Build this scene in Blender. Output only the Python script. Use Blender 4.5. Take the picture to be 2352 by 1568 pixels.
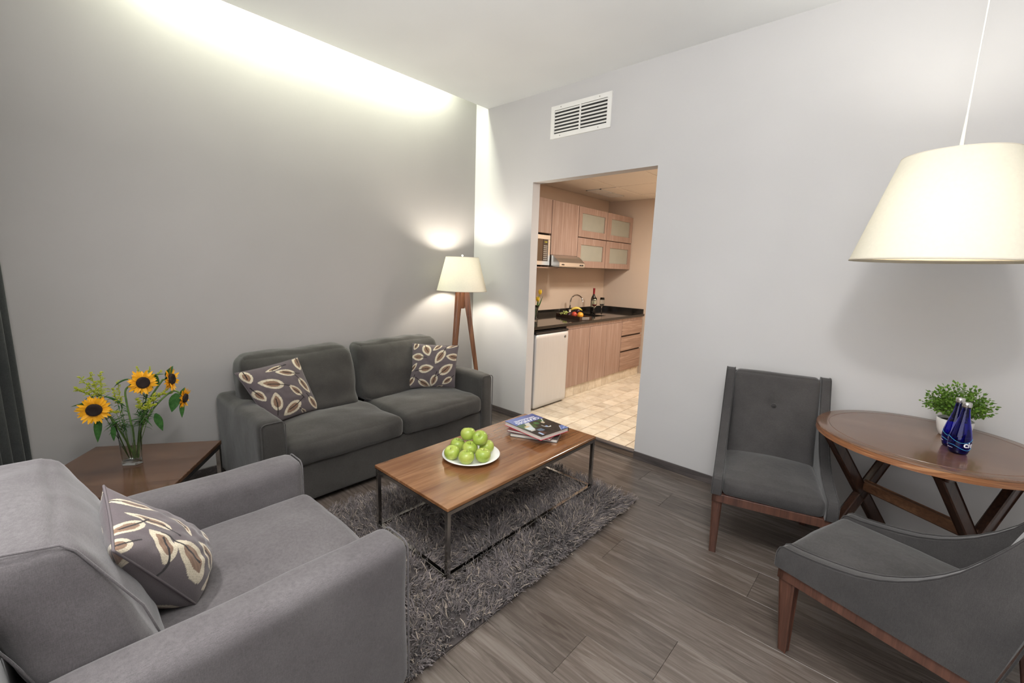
import bpy, bmesh, math, random
import numpy as np
from math import sin, cos, pi, radians, sqrt
from mathutils import Vector, Matrix, noise

for o in list(bpy.data.objects):
    bpy.data.objects.remove(o, do_unlink=True)
SC = bpy.context.scene
COL = SC.collection
random.seed(7)
rng = np.random.default_rng(11)

# ------------------------------------------------------------------ camera, world, lights, exposure
cam = bpy.data.cameras.new('camera')
cam.sensor_width = 36
cam.lens = 36 * 1000.5 / 2352
cam.clip_start = 0.02
CO = bpy.data.objects.new('camera', cam)
CO.location = (3.583, -3.3106, 1.5)
CO.rotation_euler = (radians(80.448), radians(-1.888), radians(42.304))
COL.objects.link(CO)
SC.camera = CO
CAM = Vector(CO.location)

W = bpy.data.worlds.new('daylight'); SC.world = W; W.use_nodes = True
W.node_tree.nodes['Background'].inputs[0].default_value = (0.75, 0.85, 1.0, 1)
W.node_tree.nodes['Background'].inputs[1].default_value = 0.4

VS = SC.view_settings
VS.view_transform = 'Standard'; VS.look = 'None'; VS.gamma = 1; VS.exposure = 0.0
VS.use_curve_mapping = False
SC.cycles.use_denoising = True
SC.cycles.max_bounces = 10
SC.cycles.diffuse_bounces = 5
SC.cycles.transmission_bounces = 10
SC.cycles.transparent_max_bounces = 12
SC.cycles.sample_clamp_indirect = 6.0
SC.cycles.caustics_reflective = False

def light(name, kind, loc, power, color, rot=(0, 0, 0), size=None, size_y=None, radius=None, spread=None):
    l = bpy.data.lights.new(name, kind); l.energy = power; l.color = color
    if kind == 'AREA':
        l.shape = 'RECTANGLE' if size_y else 'SQUARE'
        l.size = size
        if size_y: l.size_y = size_y
        if spread: l.spread = spread
    if radius is not None: l.shadow_soft_size = radius
    o = bpy.data.objects.new(name, l); o.location = loc; o.rotation_euler = rot
    COL.objects.link(o); return o

# daylight through the window wall behind the camera
light('window_daylight', 'AREA', (2.75, -3.76, 1.62), 38, (1.0, 0.97, 0.965), (radians(90), 0, 0), 3.1, 2.0)
# fluorescent tubes hidden in the ceiling cove along the sofa wall (green tinted)
light('cove_tube', 'AREA', (0.130, -1.62, 3.31), 62, (0.95, 1.0, 0.80), (0, radians(-8), 0), 0.08, 2.35)
# added fill, no real lamp: faces up out of frame to brighten the ceiling
light('ceiling_fill', 'AREA', (3.3, -3.2, 2.15), 122, (1.0, 1.0, 0.98), (radians(180), 0, 0), 0.9, 0.6)
# square ceiling fitting above the camera, out of frame
light('ceiling_fitting', 'AREA', (3.65, -2.95, 3.06), 48, (1.0, 0.985, 0.96), (radians(18), 0, 0), 0.32)
# invented spot without a fitting, added to brighten the armchair from above
_sp = light('armchair_fill', 'SPOT', (2.15, -3.50, 3.02), 190, (1.0, 0.985, 0.97), (0, radians(4), 0), radius=.09)
_sp.data.spot_size = radians(62); _sp.data.spot_blend = .9
# kitchen ceiling lights, warm
light('kitchen_light', 'AREA', (1.85, 1.30, 2.50), 50, (1.0, 0.92, 0.82), (0, 0, 0), 0.30)
light('kitchen_light', 'AREA', (2.35, 2.2, 2.50), 16, (1.0, 0.84, 0.66), (0, 0, 0), 0.25)
PENDANT_W, FLOORLAMP_W = 23, 33

FZ = -0.056          # living room floor level; the kitchen floor is one low step up at z = 0

# ------------------------------------------------------------------ helpers
def tag(o, label=None, cat=None, group=None, kind=None):
    if label: o['label'] = label
    if cat: o['category'] = cat
    if group: o['group'] = group
    if kind: o['kind'] = kind
    return o

def empty(name, loc, label, cat, group=None, rz=0.0):
    o = bpy.data.objects.new(name, None); o.empty_display_size = 0.1
    o.location = loc; o.rotation_euler = (0, 0, rz); COL.objects.link(o)
    return tag(o, label, cat, group)

def link(name, me, mat=None, parent=None, loc=None, rot=None, smooth=None):
    o = bpy.data.objects.new(name, me); COL.objects.link(o)
    if mat is not None and not me.materials:
        if isinstance(mat, (list, tuple)):
            for m in mat: me.materials.append(m)
        else: me.materials.append(mat)
    if parent is not None: o.parent = parent
    if loc is not None: o.location = loc
    if rot is not None: o.rotation_euler = rot
    return o

def mesh(name, vs, fs, smooth=False):
    me = bpy.data.meshes.new(name)
    me.from_pydata([tuple(v) for v in vs], [], fs)
    if smooth: me.shade_smooth()
    me.update()
    return me

def np_mesh(name, V, F, smooth=True):
    """V (n,3) float, F (m,k) int"""
    me = bpy.data.meshes.new(name)
    V = np.asarray(V, np.float32); F = np.asarray(F, np.int32)
    me.vertices.add(len(V)); me.vertices.foreach_set('co', V.ravel())
    k = F.shape[1]
    me.loops.add(F.size); me.loops.foreach_set('vertex_index', F.ravel())
    me.polygons.add(len(F)); me.polygons.foreach_set('loop_start', np.arange(0, F.size, k, dtype=np.int32))
    me.update(calc_edges=True)
    if smooth: me.polygons.foreach_set('use_smooth', np.ones(len(F), bool))
    me.update()
    return me

class G:
    """collects pieces of geometry that make one mesh"""
    def __init__(s): s.v = []; s.f = []
    def add(s, vs, fs, M=None):
        b = len(s.v)
        s.v += [tuple(M @ Vector(v)) if M is not None else tuple(v) for v in vs]
        s.f += [tuple(i + b for i in f) for f in fs]
        return s
    def box(s, a, b, ch=0.0, M=None):
        x0, y0, z0 = (min(a[i], b[i]) for i in range(3)); x1, y1, z1 = (max(a[i], b[i]) for i in range(3))
        if ch <= 0:
            vs = [(x0,y0,z0),(x1,y0,z0),(x1,y1,z0),(x0,y1,z0),(x0,y0,z1),(x1,y0,z1),(x1,y1,z1),(x0,y1,z1)]
            fs = [(0,3,2,1),(4,5,6,7),(0,1,5,4),(1,2,6,5),(2,3,7,6),(3,0,4,7)]
            return s.add(vs, fs, M)
        bm = bmesh.new(); bmesh.ops.create_cube(bm, size=1)
        for v in bm.verts:
            v.co = Vector(((v.co.x + .5) * (x1 - x0) + x0, (v.co.y + .5) * (y1 - y0) + y0, (v.co.z + .5) * (z1 - z0) + z0))
        bmesh.ops.bevel(bm, geom=bm.edges[:], offset=ch, segments=2, profile=0.5, affect='EDGES')
        bm.verts.index_update()
        s.add([v.co for v in bm.verts], [[v.index for v in f.verts] for f in bm.faces], M); bm.free(); return s
    def lathe(s, prof, n=40, c=(0, 0, 0), M=None, cap=True):
        vs = []; fs = []
        for r, z in prof:
            for i in range(n):
                t = 2 * pi * i / n; vs.append((c[0] + r * cos(t), c[1] + r * sin(t), c[2] + z))
        for j in range(len(prof) - 1):
            for i in range(n):
                a = j * n + i; b = j * n + (i + 1) % n
                fs.append((a, b, b + n, a + n))
        if cap:
            if prof[0][0] > 1e-6: fs.append(tuple(range(n - 1, -1, -1)))
            if prof[-1][0] > 1e-6: fs.append(tuple((len(prof) - 1) * n + i for i in range(n)))
        return s.add(vs, fs, M)
    def tube(s, pts, r, n=8, closed=False, M=None):
        P = [Vector(p) for p in pts]; m = len(P); vs = []; fs = []
        rs = r if isinstance(r, (list, tuple)) else [r] * m
        up = None
        for i, p in enumerate(P):
            if closed: d = P[(i + 1) % m] - P[i - 1]
            else: d = P[min(i + 1, m - 1)] - P[max(i - 1, 0)]
            d.normalize()
            if up is None:
                up = Vector((0, 0, 1)) if abs(d.z) < .9 else Vector((1, 0, 0))
            a = up - d * up.dot(d)
            if a.length < 1e-5: a = d.orthogonal()
            a.normalize(); up = a; b = d.cross(a)
            for k in range(n):
                t = 2 * pi * k / n; vs.append(p + (a * cos(t) + b * sin(t)) * rs[i])
        for i in range(m if closed else m - 1):
            for k in range(n):
                a = i * n + k; b = i * n + (k + 1) % n; c = ((i + 1) % m) * n + (k + 1) % n; d = ((i + 1) % m) * n + k
                fs.append((a, b, c, d))
        if not closed:
            fs.append(tuple(range(n - 1, -1, -1))); fs.append(tuple((m - 1) * n + k for k in range(n)))
        return s.add(vs, fs, M)
    def bar(s, a, b, w, t, w2=None, t2=None, side=None, ch=0.0):
        """tapered rectangular bar from a to b; w across 'side', t across the other way"""
        a = Vector(a); b = Vector(b); d = (b - a).normalized()
        sd = Vector(side) if side is not None else Vector((0, 0, 1)).cross(d)
        sd = (sd - d * sd.dot(d)).normalized(); ot = d.cross(sd)
        w2 = w2 or w; t2 = t2 or t
        vs = []
        for p, ww, tt in ((a, w, t), (b, w2, t2)):
            c = min(ww, tt) * .12
            for x, y in ((-1, -1), (1, -1), (1, 1), (-1, 1)):
                for q in ((0, 1), (1, 0)) if x * y < 0 else ((1, 0), (0, 1)):
                    vs.append(p + sd * (x * (ww / 2 - c * q[0])) + ot * (y * (tt / 2 - c * q[1])))
        fs = [tuple(range(7, -1, -1)), tuple(range(8, 16))]
        for i in range(8): fs.append((i, (i + 1) % 8, 8 + (i + 1) % 8, 8 + i))
        return s.add(vs, fs)
    def prism(s, poly, z0, z1, M=None):
        n = len(poly)
        vs = [(p[0], p[1], z0) for p in poly] + [(p[0], p[1], z1) for p in poly]
        fs = [tuple(range(n - 1, -1, -1)), tuple(range(n, 2 * n))] + [(i, (i + 1) % n, n + (i + 1) % n, n + i) for i in range(n)]
        return s.add(vs, fs, M)
    def obj(s, name, mat=None, parent=None, smooth=False, loc=None, rot=None, ang=None):
        me = mesh(name, s.v, s.f, smooth)
        if ang is not None:
            me.shade_smooth(); me.set_sharp_from_angle(angle=radians(ang))
        return link(name, me, mat, parent, loc, rot)

def softbox(size, r=0.03, n=(16, 16, 10), puff=(0, 0, 0), wr=0.0, wf=5.0, seed=0, fn=None):
    """rounded, slightly pillowy box centred on the origin; puff = bulge along x, y, z"""
    hx, hy, hz = (s / 2 for s in size); r = min(r, hx * .98, hy * .98, hz * .98)
    idx = {}; vs = []; fs = []
    def gv(i, j, k):
        key = (i, j, k)
        if key in idx: return idx[key]
        a, b, c = (-1 + 2 * i / n[0], -1 + 2 * j / n[1], -1 + 2 * k / n[2])
        # concentrate samples near the edges
        q = [math.copysign(1 - (1 - abs(t)) ** 1.35, t) for t in (a, b, c)]
        p = Vector((q[0] * hx, q[1] * hy, q[2] * hz))
        inner = Vector((max(-hx + r, min(hx - r, p.x)), max(-hy + r, min(hy - r, p.y)), max(-hz + r, min(hz - r, p.z))))
        d = p - inner
        if d.length > 1e-7: p = inner + d.normalized() * r
        A, B, C = (max(0, 1 - t * t) for t in q)
        p.x += puff[0] * q[0] * B * C; p.y += puff[1] * q[1] * A * C; p.z += puff[2] * q[2] * A * B
        if wr:
            s_ = p * wf + Vector((seed * 3.1, seed * 1.7, seed))
            p += noise.noise_vector(s_) * wr + noise.noise_vector(s_ * 2.7) * wr * .35
        if fn: p = Vector(fn(p, (a, b, c)))
        idx[key] = len(vs); vs.append(p); return idx[key]
    nx, ny, nz = n
    for i in range(nx):
        for j in range(ny):
            fs.append((gv(i,j,0), gv(i,j+1,0), gv(i+1,j+1,0), gv(i+1,j,0)))
            fs.append((gv(i,j,nz), gv(i+1,j,nz), gv(i+1,j+1,nz), gv(i,j+1,nz)))
    for i in range(nx):
        for k in range(nz):
            fs.append((gv(i,0,k), gv(i+1,0,k), gv(i+1,0,k+1), gv(i,0,k+1)))
            fs.append((gv(i,ny,k), gv(i,ny,k+1), gv(i+1,ny,k+1), gv(i+1,ny,k)))
    for j in range(ny):
        for k in range(nz):
            fs.append((gv(0,j,k), gv(0,j,k+1), gv(0,j+1,k+1), gv(0,j+1,k)))
            fs.append((gv(nx,j,k), gv(nx,j+1,k), gv(nx,j+1,k+1), gv(nx,j,k+1)))
    return vs, fs

def softobj(name, a, b, mat, parent, r=.03, n=(16, 16, 10), puff=(0,0,0), wr=0, wf=5, seed=0, fn=None):
    size = tuple(abs(b[i] - a[i]) for i in range(3)); c = tuple((a[i] + b[i]) / 2 for i in range(3))
    vs, fs = softbox(size, r, n, puff, wr, wf, seed, fn)
    vs = [Vector(v) + Vector(c) for v in vs]
    return link(name, mesh(name, vs, fs, True), mat, parent)

def to_local(parent, o):
    """parts are modelled in world space: shift so they sit right under their parent"""
    M = Matrix.Translation(parent.location) @ Matrix.Rotation(parent.rotation_euler.z, 4, 'Z')
    o.data.transform(M.inverted())

def text_mesh(s, size, extrude=0.0004, align='CENTER', bold=0.0, font=None):
    c = bpy.data.curves.new('t', 'FONT'); c.body = s; c.size = size; c.extrude = extrude; c.align_x = align; c.align_y = 'CENTER'
    c.offset = bold; c.resolution_u = 3
    o = bpy.data.objects.new('t', c); COL.objects.link(o)
    dg = bpy.context.evaluated_depsgraph_get(); dg.update()
    me = bpy.data.meshes.new_from_object(o.evaluated_get(dg))
    bpy.data.objects.remove(o, do_unlink=True); bpy.data.curves.remove(c)
    me.materials.clear()
    return me

# ------------------------------------------------------------------ materials
class NT:
    def __init__(s, name):
        s.m = bpy.data.materials.new(name); s.m.use_nodes = True; s.t = s.m.node_tree
        s.bs = s.t.nodes['Principled BSDF']; s.out = s.t.nodes['Material Output']
    def n(s, kind, **kw):
        x = s.t.nodes.new(kind)
        for k, v in kw.items():
            if k in x.inputs: x.inputs[k].default_value = v
            else: setattr(x, k, v)
        return x
    def l(s, a, b): s.t.links.new(a, b)
    def ramp(s, fac, stops):
        r = s.n('ShaderNodeValToRGB'); e = r.color_ramp.elements
        while len(e) < len(stops): e.new(0.5)
        for q, (p, c) in zip(e, stops): q.position = p; q.color = (*c, 1)
        s.l(fac, r.inputs[0]); return r
    def bump(s, h, strength, dist, prev=None):
        b = s.n('ShaderNodeBump'); b.inputs['Strength'].default_value = strength; b.inputs['Distance'].default_value = dist
        s.l(h, b.inputs['Height'])
        if prev: s.l(prev.outputs[0], b.inputs['Normal'])
        s.l(b.outputs[0], s.bs.inputs['Normal']); return b

def lin(r, g, b):
    f = lambda c: (c / 255 / 12.92) if c / 255 <= .04045 else ((c / 255 + .055) / 1.055) ** 2.4
    return (f(r), f(g), f(b))

def plain(name, col, rough=.5, metal=0, **kw):
    x = NT(name); x.bs.inputs['Base Color'].default_value = (*col, 1)
    x.bs.inputs['Roughness'].default_value = rough; x.bs.inputs['Metallic'].default_value = metal
    for k, v in kw.items(): x.bs.inputs[k.replace('_', ' ')].default_value = v
    tc = x.n('ShaderNodeTexCoord'); nz = x.n('ShaderNodeTexNoise', Scale=9.0, Detail=3.0); x.l(tc.outputs['Object'], nz.inputs[0])
    h = x.n('ShaderNodeHueSaturation'); h.inputs['Color'].default_value = (*col, 1)
    mr = x.n('ShaderNodeMapRange'); mr.inputs[3].default_value = .94; mr.inputs[4].default_value = 1.06
    x.l(nz.outputs[0], mr.inputs[0]); x.l(mr.outputs[0], h.inputs['Value']); x.l(h.outputs[0], x.bs.inputs['Base Color'])
    return x.m

def plaster(name, col):
    x = NT(name); tc = x.n('ShaderNodeTexCoord')
    n1 = x.n('ShaderNodeTexNoise', Scale=1.3, Detail=2.0); n2 = x.n('ShaderNodeTexNoise', Scale=45.0, Detail=4.0)
    x.l(tc.outputs['Object'], n1.inputs[0]); x.l(tc.outputs['Object'], n2.inputs[0])
    r = x.ramp(n1.outputs[0], [(.3, tuple(c * .97 for c in col)), (.7, tuple(c * 1.03 for c in col))])
    x.l(r.outputs[0], x.bs.inputs['Base Color']); x.bs.inputs['Roughness'].default_value = .82
    x.bs.inputs['Specular IOR Level'].default_value = .25
    x.bump(n2.outputs[0], .12, .002); return x.m

def fabric(name, c1, c2, scale=1.0, sheen=.25):
    x = NT(name); tc = x.n('ShaderNodeTexCoord')
    n1 = x.n('ShaderNodeTexNoise', Scale=3.5 * scale, Detail=5.0, Roughness=.6); x.l(tc.outputs['Object'], n1.inputs[0])
    mpa = x.n('ShaderNodeMapping'); mpa.inputs['Scale'].default_value = (900 * scale, 900 * scale, 70 * scale); x.l(tc.outputs['Object'], mpa.inputs[0])
    mpb = x.n('ShaderNodeMapping'); mpb.inputs['Scale'].default_value = (80 * scale, 80 * scale, 900 * scale); x.l(tc.outputs['Object'], mpb.inputs[0])
    na = x.n('ShaderNodeTexNoise', Scale=1.0, Detail=1.0); x.l(mpa.outputs[0], na.inputs[0])
    nb = x.n('ShaderNodeTexNoise', Scale=1.0, Detail=1.0); x.l(mpb.outputs[0], nb.inputs[0])
    n2 = x.n('ShaderNodeTexNoise', Scale=420.0 * scale, Detail=2.0); x.l(tc.outputs['Object'], n2.inputs[0])
    b = x.n('ShaderNodeMath', operation='ADD'); x.l(na.outputs[0], b.inputs[0]); x.l(nb.outputs[0], b.inputs[1])
    c = x.n('ShaderNodeMath', operation='ADD'); x.l(b.outputs[0], c.inputs[0]); x.l(n2.outputs[0], c.inputs[1])
    r = x.ramp(n1.outputs[0], [(.32, c1), (.68, c2)])
    mx = x.n('ShaderNodeMix', data_type='RGBA', blend_type='MULTIPLY'); mx.inputs[0].default_value = .5
    mr = x.n('ShaderNodeMapRange'); mr.inputs[1].default_value = 1.0; mr.inputs[2].default_value = 2.0; mr.inputs[3].default_value = .45; mr.inputs[4].default_value = 1.5
    x.l(c.outputs[0], mr.inputs[0]); x.l(r.outputs[0], mx.inputs[6]); x.l(mr.outputs[0], mx.inputs[7])
    x.l(mx.outputs[2], x.bs.inputs['Base Color'])
    x.bs.inputs['Roughness'].default_value = .95; x.bs.inputs['Specular IOR Level'].default_value = .15
    x.bs.inputs['Sheen Weight'].default_value = sheen; x.bs.inputs['Sheen Roughness'].default_value = .45
    b1 = x.bump(c.outputs[0], .25, .0008)
    n3 = x.n('ShaderNodeTexNoise', Scale=11.0 * scale, Detail=2.0, Distortion=.4); x.l(tc.outputs['Object'], n3.inputs[0])
    b2 = x.n('ShaderNodeBump'); b2.inputs['Strength'].default_value = .22; b2.inputs['Distance'].default_value = .012
    x.l(n3.outputs[0], b2.inputs['Height']); x.l(b2.outputs[0], b1.inputs['Normal'])
    return x.m

def wood(name, cols, axis='X', scale=1.0, rough=.35, coat=0.0, stretch=14.0, rnd=False, ring=.45, bump=.1, bumpd=.001, var=.0, spec=.5, warp=.10):
    x = NT(name); tc = x.n('ShaderNodeTexCoord'); mp = x.n('ShaderNodeMapping')
    s = [stretch * scale] * 3
    if axis == 'R': s = [2.0, 2.0, stretch * 4]; axis = 'X'
    else: s['XYZ'.index(axis)] = 1.0 * scale
    mp.inputs['Scale'].default_value = s
    src = tc.outputs['Object']
    if rnd:
        oi = x.n('ShaderNodeObjectInfo'); mu = x.n('ShaderNodeVectorMath', operation='SCALE'); mu.inputs[0].default_value = (37.0, 19.0, 53.0)
        x.l(oi.outputs['Random'], mu.inputs['Scale'])
        ad = x.n('ShaderNodeVectorMath', operation='ADD'); x.l(src, ad.inputs[0]); x.l(mu.outputs[0], ad.inputs[1]); src = ad.outputs[0]
    # slow warp so that the grain wanders into cathedral figures
    nw = x.n('ShaderNodeTexNoise', Scale=1.6 * scale, Detail=2.0); x.l(src, nw.inputs[0])
    sc = x.n('ShaderNodeVectorMath', operation='SCALE'); sc.inputs['Scale'].default_value = warp / scale; x.l(nw.outputs['Color'], sc.inputs[0])
    ad2 = x.n('ShaderNodeVectorMath', operation='ADD'); x.l(src, ad2.inputs[0]); x.l(sc.outputs[0], ad2.inputs[1])
    x.l(ad2.outputs[0], mp.inputs[0])
    n1 = x.n('ShaderNodeTexNoise', Scale=1.2, Detail=6.0, Roughness=.62, Distortion=.6); x.l(mp.outputs[0], n1.inputs[0])
    mp2 = x.n('ShaderNodeMapping'); s2 = [q * 7 for q in s]; s2['XYZ'.index(axis)] = 3.0 * scale; mp2.inputs['Scale'].default_value = s2
    x.l(src, mp2.inputs[0]); n2 = x.n('ShaderNodeTexNoise', Scale=1.0, Detail=3.0); x.l(mp2.outputs[0], n2.inputs[0])
    mxf = x.n('ShaderNodeMix'); mxf.inputs[0].default_value = .35
    # rings: sin of noise gives line figures
    m1 = x.n('ShaderNodeMath', operation='MULTIPLY'); m1.inputs[1].default_value = 34.0; x.l(n1.outputs[0], m1.inputs[0])
    m2 = x.n('ShaderNodeMath', operation='SINE'); x.l(m1.outputs[0], m2.inputs[0])
    m3 = x.n('ShaderNodeMath', operation='MULTIPLY_ADD'); m3.inputs[1].default_value = .12 * ring; x.l(m2.outputs[0], m3.inputs[0]); x.l(n1.outputs[0], m3.inputs[2])
    x.l(m3.outputs[0], mxf.inputs[2]); x.l(n2.outputs[0], mxf.inputs[3])
    k = len(cols); st = [(.34 + .32 * i / (k - 1), c) for i, c in enumerate(cols)]
    r = x.ramp(mxf.outputs[0], st)
    outc = r.outputs[0]
    if var:
        h = x.n('ShaderNodeHueSaturation'); mr = x.n('ShaderNodeMapRange'); mr.inputs[3].default_value = 1 - var; mr.inputs[4].default_value = 1 + var
        x.l(oi.outputs['Random'], mr.inputs[0]); x.l(mr.outputs[0], h.inputs['Value']); x.l(outc, h.inputs['Color']); outc = h.outputs[0]
    x.l(outc, x.bs.inputs['Base Color'])
    x.bs.inputs['Roughness'].default_value = rough; x.bs.inputs['Coat Weight'].default_value = coat; x.bs.inputs['Coat Roughness'].default_value = .08
    x.bs.inputs['Specular IOR Level'].default_value = spec
    x.bump(mxf.outputs[0], bump, bumpd)
    return x.m

def shade_mat(name, col, tl=.07):
    x = NT(name); t = x.t
    tc = x.n('ShaderNodeTexCoord'); nz = x.n('ShaderNodeTexNoise', Scale=70.0, Detail=3.0); x.l(tc.outputs['Object'], nz.inputs[0])
    r = x.ramp(nz.outputs[0], [(.3, tuple(c * .96 for c in col)), (.7, col)])
    d = x.n('ShaderNodeBsdfDiffuse'); tr = x.n('ShaderNodeBsdfTranslucent'); mx = x.n('ShaderNodeMixShader'); mx.inputs[0].default_value = tl
    x.l(r.outputs[0], d.inputs[0]); x.l(r.outputs[0], tr.inputs[0]); x.l(d.outputs[0], mx.inputs[1]); x.l(tr.outputs[0], mx.inputs[2])
    x.l(mx.outputs[0], x.out.inputs[0]); return x.m

def vcol(name, rough=.9, bump=0.0, coat=0.0, sheen=0.0, spec=.3, nscale=400.0):
    x = NT(name); a = x.n('ShaderNodeAttribute', attribute_name='Col')
    tc = x.n('ShaderNodeTexCoord'); nz = x.n('ShaderNodeTexNoise', Scale=nscale, Detail=2.0); x.l(tc.outputs['Object'], nz.inputs[0])
    mx = x.n('ShaderNodeMix', data_type='RGBA', blend_type='MULTIPLY'); mx.inputs[0].default_value = 1.0
    mr = x.n('ShaderNodeMapRange'); mr.inputs[3].default_value = 1 - bump * .8; mr.inputs[4].default_value = 1 + bump * .8
    x.l(nz.outputs[0], mr.inputs[0]); x.l(a.outputs[0], mx.inputs[6]); x.l(mr.outputs[0], mx.inputs[7]); x.l(mx.outputs[2], x.bs.inputs['Base Color'])
    x.bs.inputs['Roughness'].default_value = rough; x.bs.inputs['Coat Weight'].default_value = coat
    x.bs.inputs['Sheen Weight'].default_value = sheen; x.bs.inputs['Specular IOR Level'].default_value = spec
    if bump: x.bump(nz.outputs[0], .4, .001)
    return x.m

def glass(name, col=(1, 1, 1), rough=0.0, ior=1.45):
    x = NT(name); x.bs.inputs['Base Color'].default_value = (*col, 1); x.bs.inputs['Transmission Weight'].default_value = 1
    x.bs.inputs['Roughness'].default_value = rough; x.bs.inputs['IOR'].default_value = ior; return x.m

def stone_tile(name):
    x = NT(name); tc = x.n('ShaderNodeTexCoord'); oi = x.n('ShaderNodeObjectInfo')
    mu = x.n('ShaderNodeVectorMath', operation='SCALE'); mu.inputs[0].default_value = (31.0, 17.0, 5.0); x.l(oi.outputs['Random'], mu.inputs['Scale'])
    ad = x.n('ShaderNodeVectorMath', operation='ADD'); x.l(tc.outputs['Object'], ad.inputs[0]); x.l(mu.outputs[0], ad.inputs[1])
    n1 = x.n('ShaderNodeTexNoise', Scale=9.0, Detail=6.0, Roughness=.6, Distortion=.8); x.l(ad.outputs[0], n1.inputs[0])
    r = x.ramp(n1.outputs[0], [(.3, (.52, .43, .32)), (.5, (.66, .58, .46)), (.7, (.74, .67, .56))])
    vo = x.n('ShaderNodeTexVoronoi', Scale=38.0, Randomness=1.0); x.l(ad.outputs[0], vo.inputs[0])
    n3 = x.n('ShaderNodeTexNoise', Scale=14.0); x.l(ad.outputs[0], n3.inputs[0])
    pit = x.n('ShaderNodeMath', operation='LESS_THAN'); pit.inputs[1].default_value = .10; x.l(vo.outputs['Distance'], pit.inputs[0])
    pm = x.n('ShaderNodeMath', operation='GREATER_THAN'); pm.inputs[1].default_value = .56; x.l(n3.outputs[0], pm.inputs[0])
    pp = x.n('ShaderNodeMath', operation='MULTIPLY'); x.l(pit.outputs[0], pp.inputs[0]); x.l(pm.outputs[0], pp.inputs[1])
    mx = x.n('ShaderNodeMix', data_type='RGBA'); x.l(pp.outputs[0], mx.inputs[0]); x.l(r.outputs[0], mx.inputs[6]); mx.inputs[7].default_value = (.30, .21, .14, 1)
    h = x.n('ShaderNodeHueSaturation'); mr = x.n('ShaderNodeMapRange'); mr.inputs[3].default_value = .86; mr.inputs[4].default_value = 1.08
    x.l(oi.outputs['Random'], mr.inputs[0]); x.l(mr.outputs[0], h.inputs['Value']); x.l(mx.outputs[2], h.inputs['Color'])
    x.l(h.outputs[0], x.bs.inputs['Base Color']); x.bs.inputs['Roughness'].default_value = .33
    x.bump(n1.outputs[0], .08, .002); return x.m

def granite(name):
    x = NT(name); tc = x.n('ShaderNodeTexCoord'); n1 = x.n('ShaderNodeTexNoise', Scale=320.0, Detail=2.0); x.l(tc.outputs['Object'], n1.inputs[0])
    r = x.ramp(n1.outputs[0], [(.45, (.008, .007, .006)), (.62, (.03, .026, .022)), (.75, (.12, .10, .08))])
    x.l(r.outputs[0], x.bs.inputs['Base Color']); x.bs.inputs['Roughness'].default_value = .07; return x.m

def brushed(name, col, rough=.3, axis=2):
    x = NT(name); tc = x.n('ShaderNodeTexCoord'); mp = x.n('ShaderNodeMapping'); s = [240.0, 240.0, 240.0]; s[axis] = 3.0
    mp.inputs['Scale'].default_value = s; x.l(tc.outputs['Object'], mp.inputs[0])
    n1 = x.n('ShaderNodeTexNoise', Scale=1.0, Detail=2.0); x.l(mp.outputs[0], n1.inputs[0])
    r = x.ramp(n1.outputs[0], [(.3, tuple(c * .93 for c in col)), (.7, col)])
    x.l(r.outputs[0], x.bs.inputs['Base Color']); x.bs.inputs['Metallic'].default_value = 1; x.bs.inputs['Roughness'].default_value = rough
    x.bump(n1.outputs[0], .04, .0003); return x.m

def apple_mat(name):
    x = NT(name); tc = x.n('ShaderNodeTexCoord'); oi = x.n('ShaderNodeObjectInfo')
    mu = x.n('ShaderNodeVectorMath', operation='SCALE'); mu.inputs[0].default_value = (31.0, 17.0, 5.0); x.l(oi.outputs['Random'], mu.inputs['Scale'])
    ad = x.n('ShaderNodeVectorMath', operation='ADD'); x.l(tc.outputs['Object'], ad.inputs[0]); x.l(mu.outputs[0], ad.inputs[1])
    n1 = x.n('ShaderNodeTexNoise', Scale=16.0, Detail=3.0); x.l(ad.outputs[0], n1.inputs[0])
    r = x.ramp(n1.outputs[0], [(.3, (.25, .36, .045)), (.55, (.38, .46, .085)), (.75, (.52, .52, .16))])
    vo = x.n('ShaderNodeTexVoronoi', Scale=170.0); x.l(ad.outputs[0], vo.inputs[0])
    lt = x.n('ShaderNodeMath', operation='LESS_THAN'); lt.inputs[1].default_value = .16; x.l(vo.outputs['Distance'], lt.inputs[0])
    mf = x.n('ShaderNodeMath', operation='MULTIPLY'); mf.inputs[1].default_value = .45; x.l(lt.outputs[0], mf.inputs[0])
    mx = x.n('ShaderNodeMix', data_type='RGBA'); x.l(mf.outputs[0], mx.inputs[0]); x.l(r.outputs[0], mx.inputs[6]); mx.inputs[7].default_value = (.75, .78, .35, 1)
    x.l(mx.outputs[2], x.bs.inputs['Base Color']); x.bs.inputs['Roughness'].default_value = .28
    x.bs.inputs['Subsurface Weight'].default_value = .08; x.bs.inputs['Subsurface Radius'].default_value = (.01, .012, .004)
    return x.m

def leafm(name, c1, c2, rough=.5):
    x = NT(name); tc = x.n('ShaderNodeTexCoord'); n1 = x.n('ShaderNodeTexNoise', Scale=60.0, Detail=2.0); x.l(tc.outputs['Object'], n1.inputs[0])
    r = x.ramp(n1.outputs[0], [(.3, c1), (.7, c2)]); x.l(r.outputs[0], x.bs.inputs['Base Color']); x.bs.inputs['Roughness'].default_value = rough
    x.bs.inputs['Specular IOR Level'].default_value = .3
    tr = x.n('ShaderNodeBsdfTranslucent'); x.l(r.outputs[0], tr.inputs[0]); mx = x.n('ShaderNodeMixShader'); mx.inputs[0].default_value = .25
    x.l(x.bs.outputs[0], mx.inputs[1]); x.l(tr.outputs[0], mx.inputs[2]); x.l(mx.outputs[0], x.out.inputs[0]); return x.m

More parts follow.
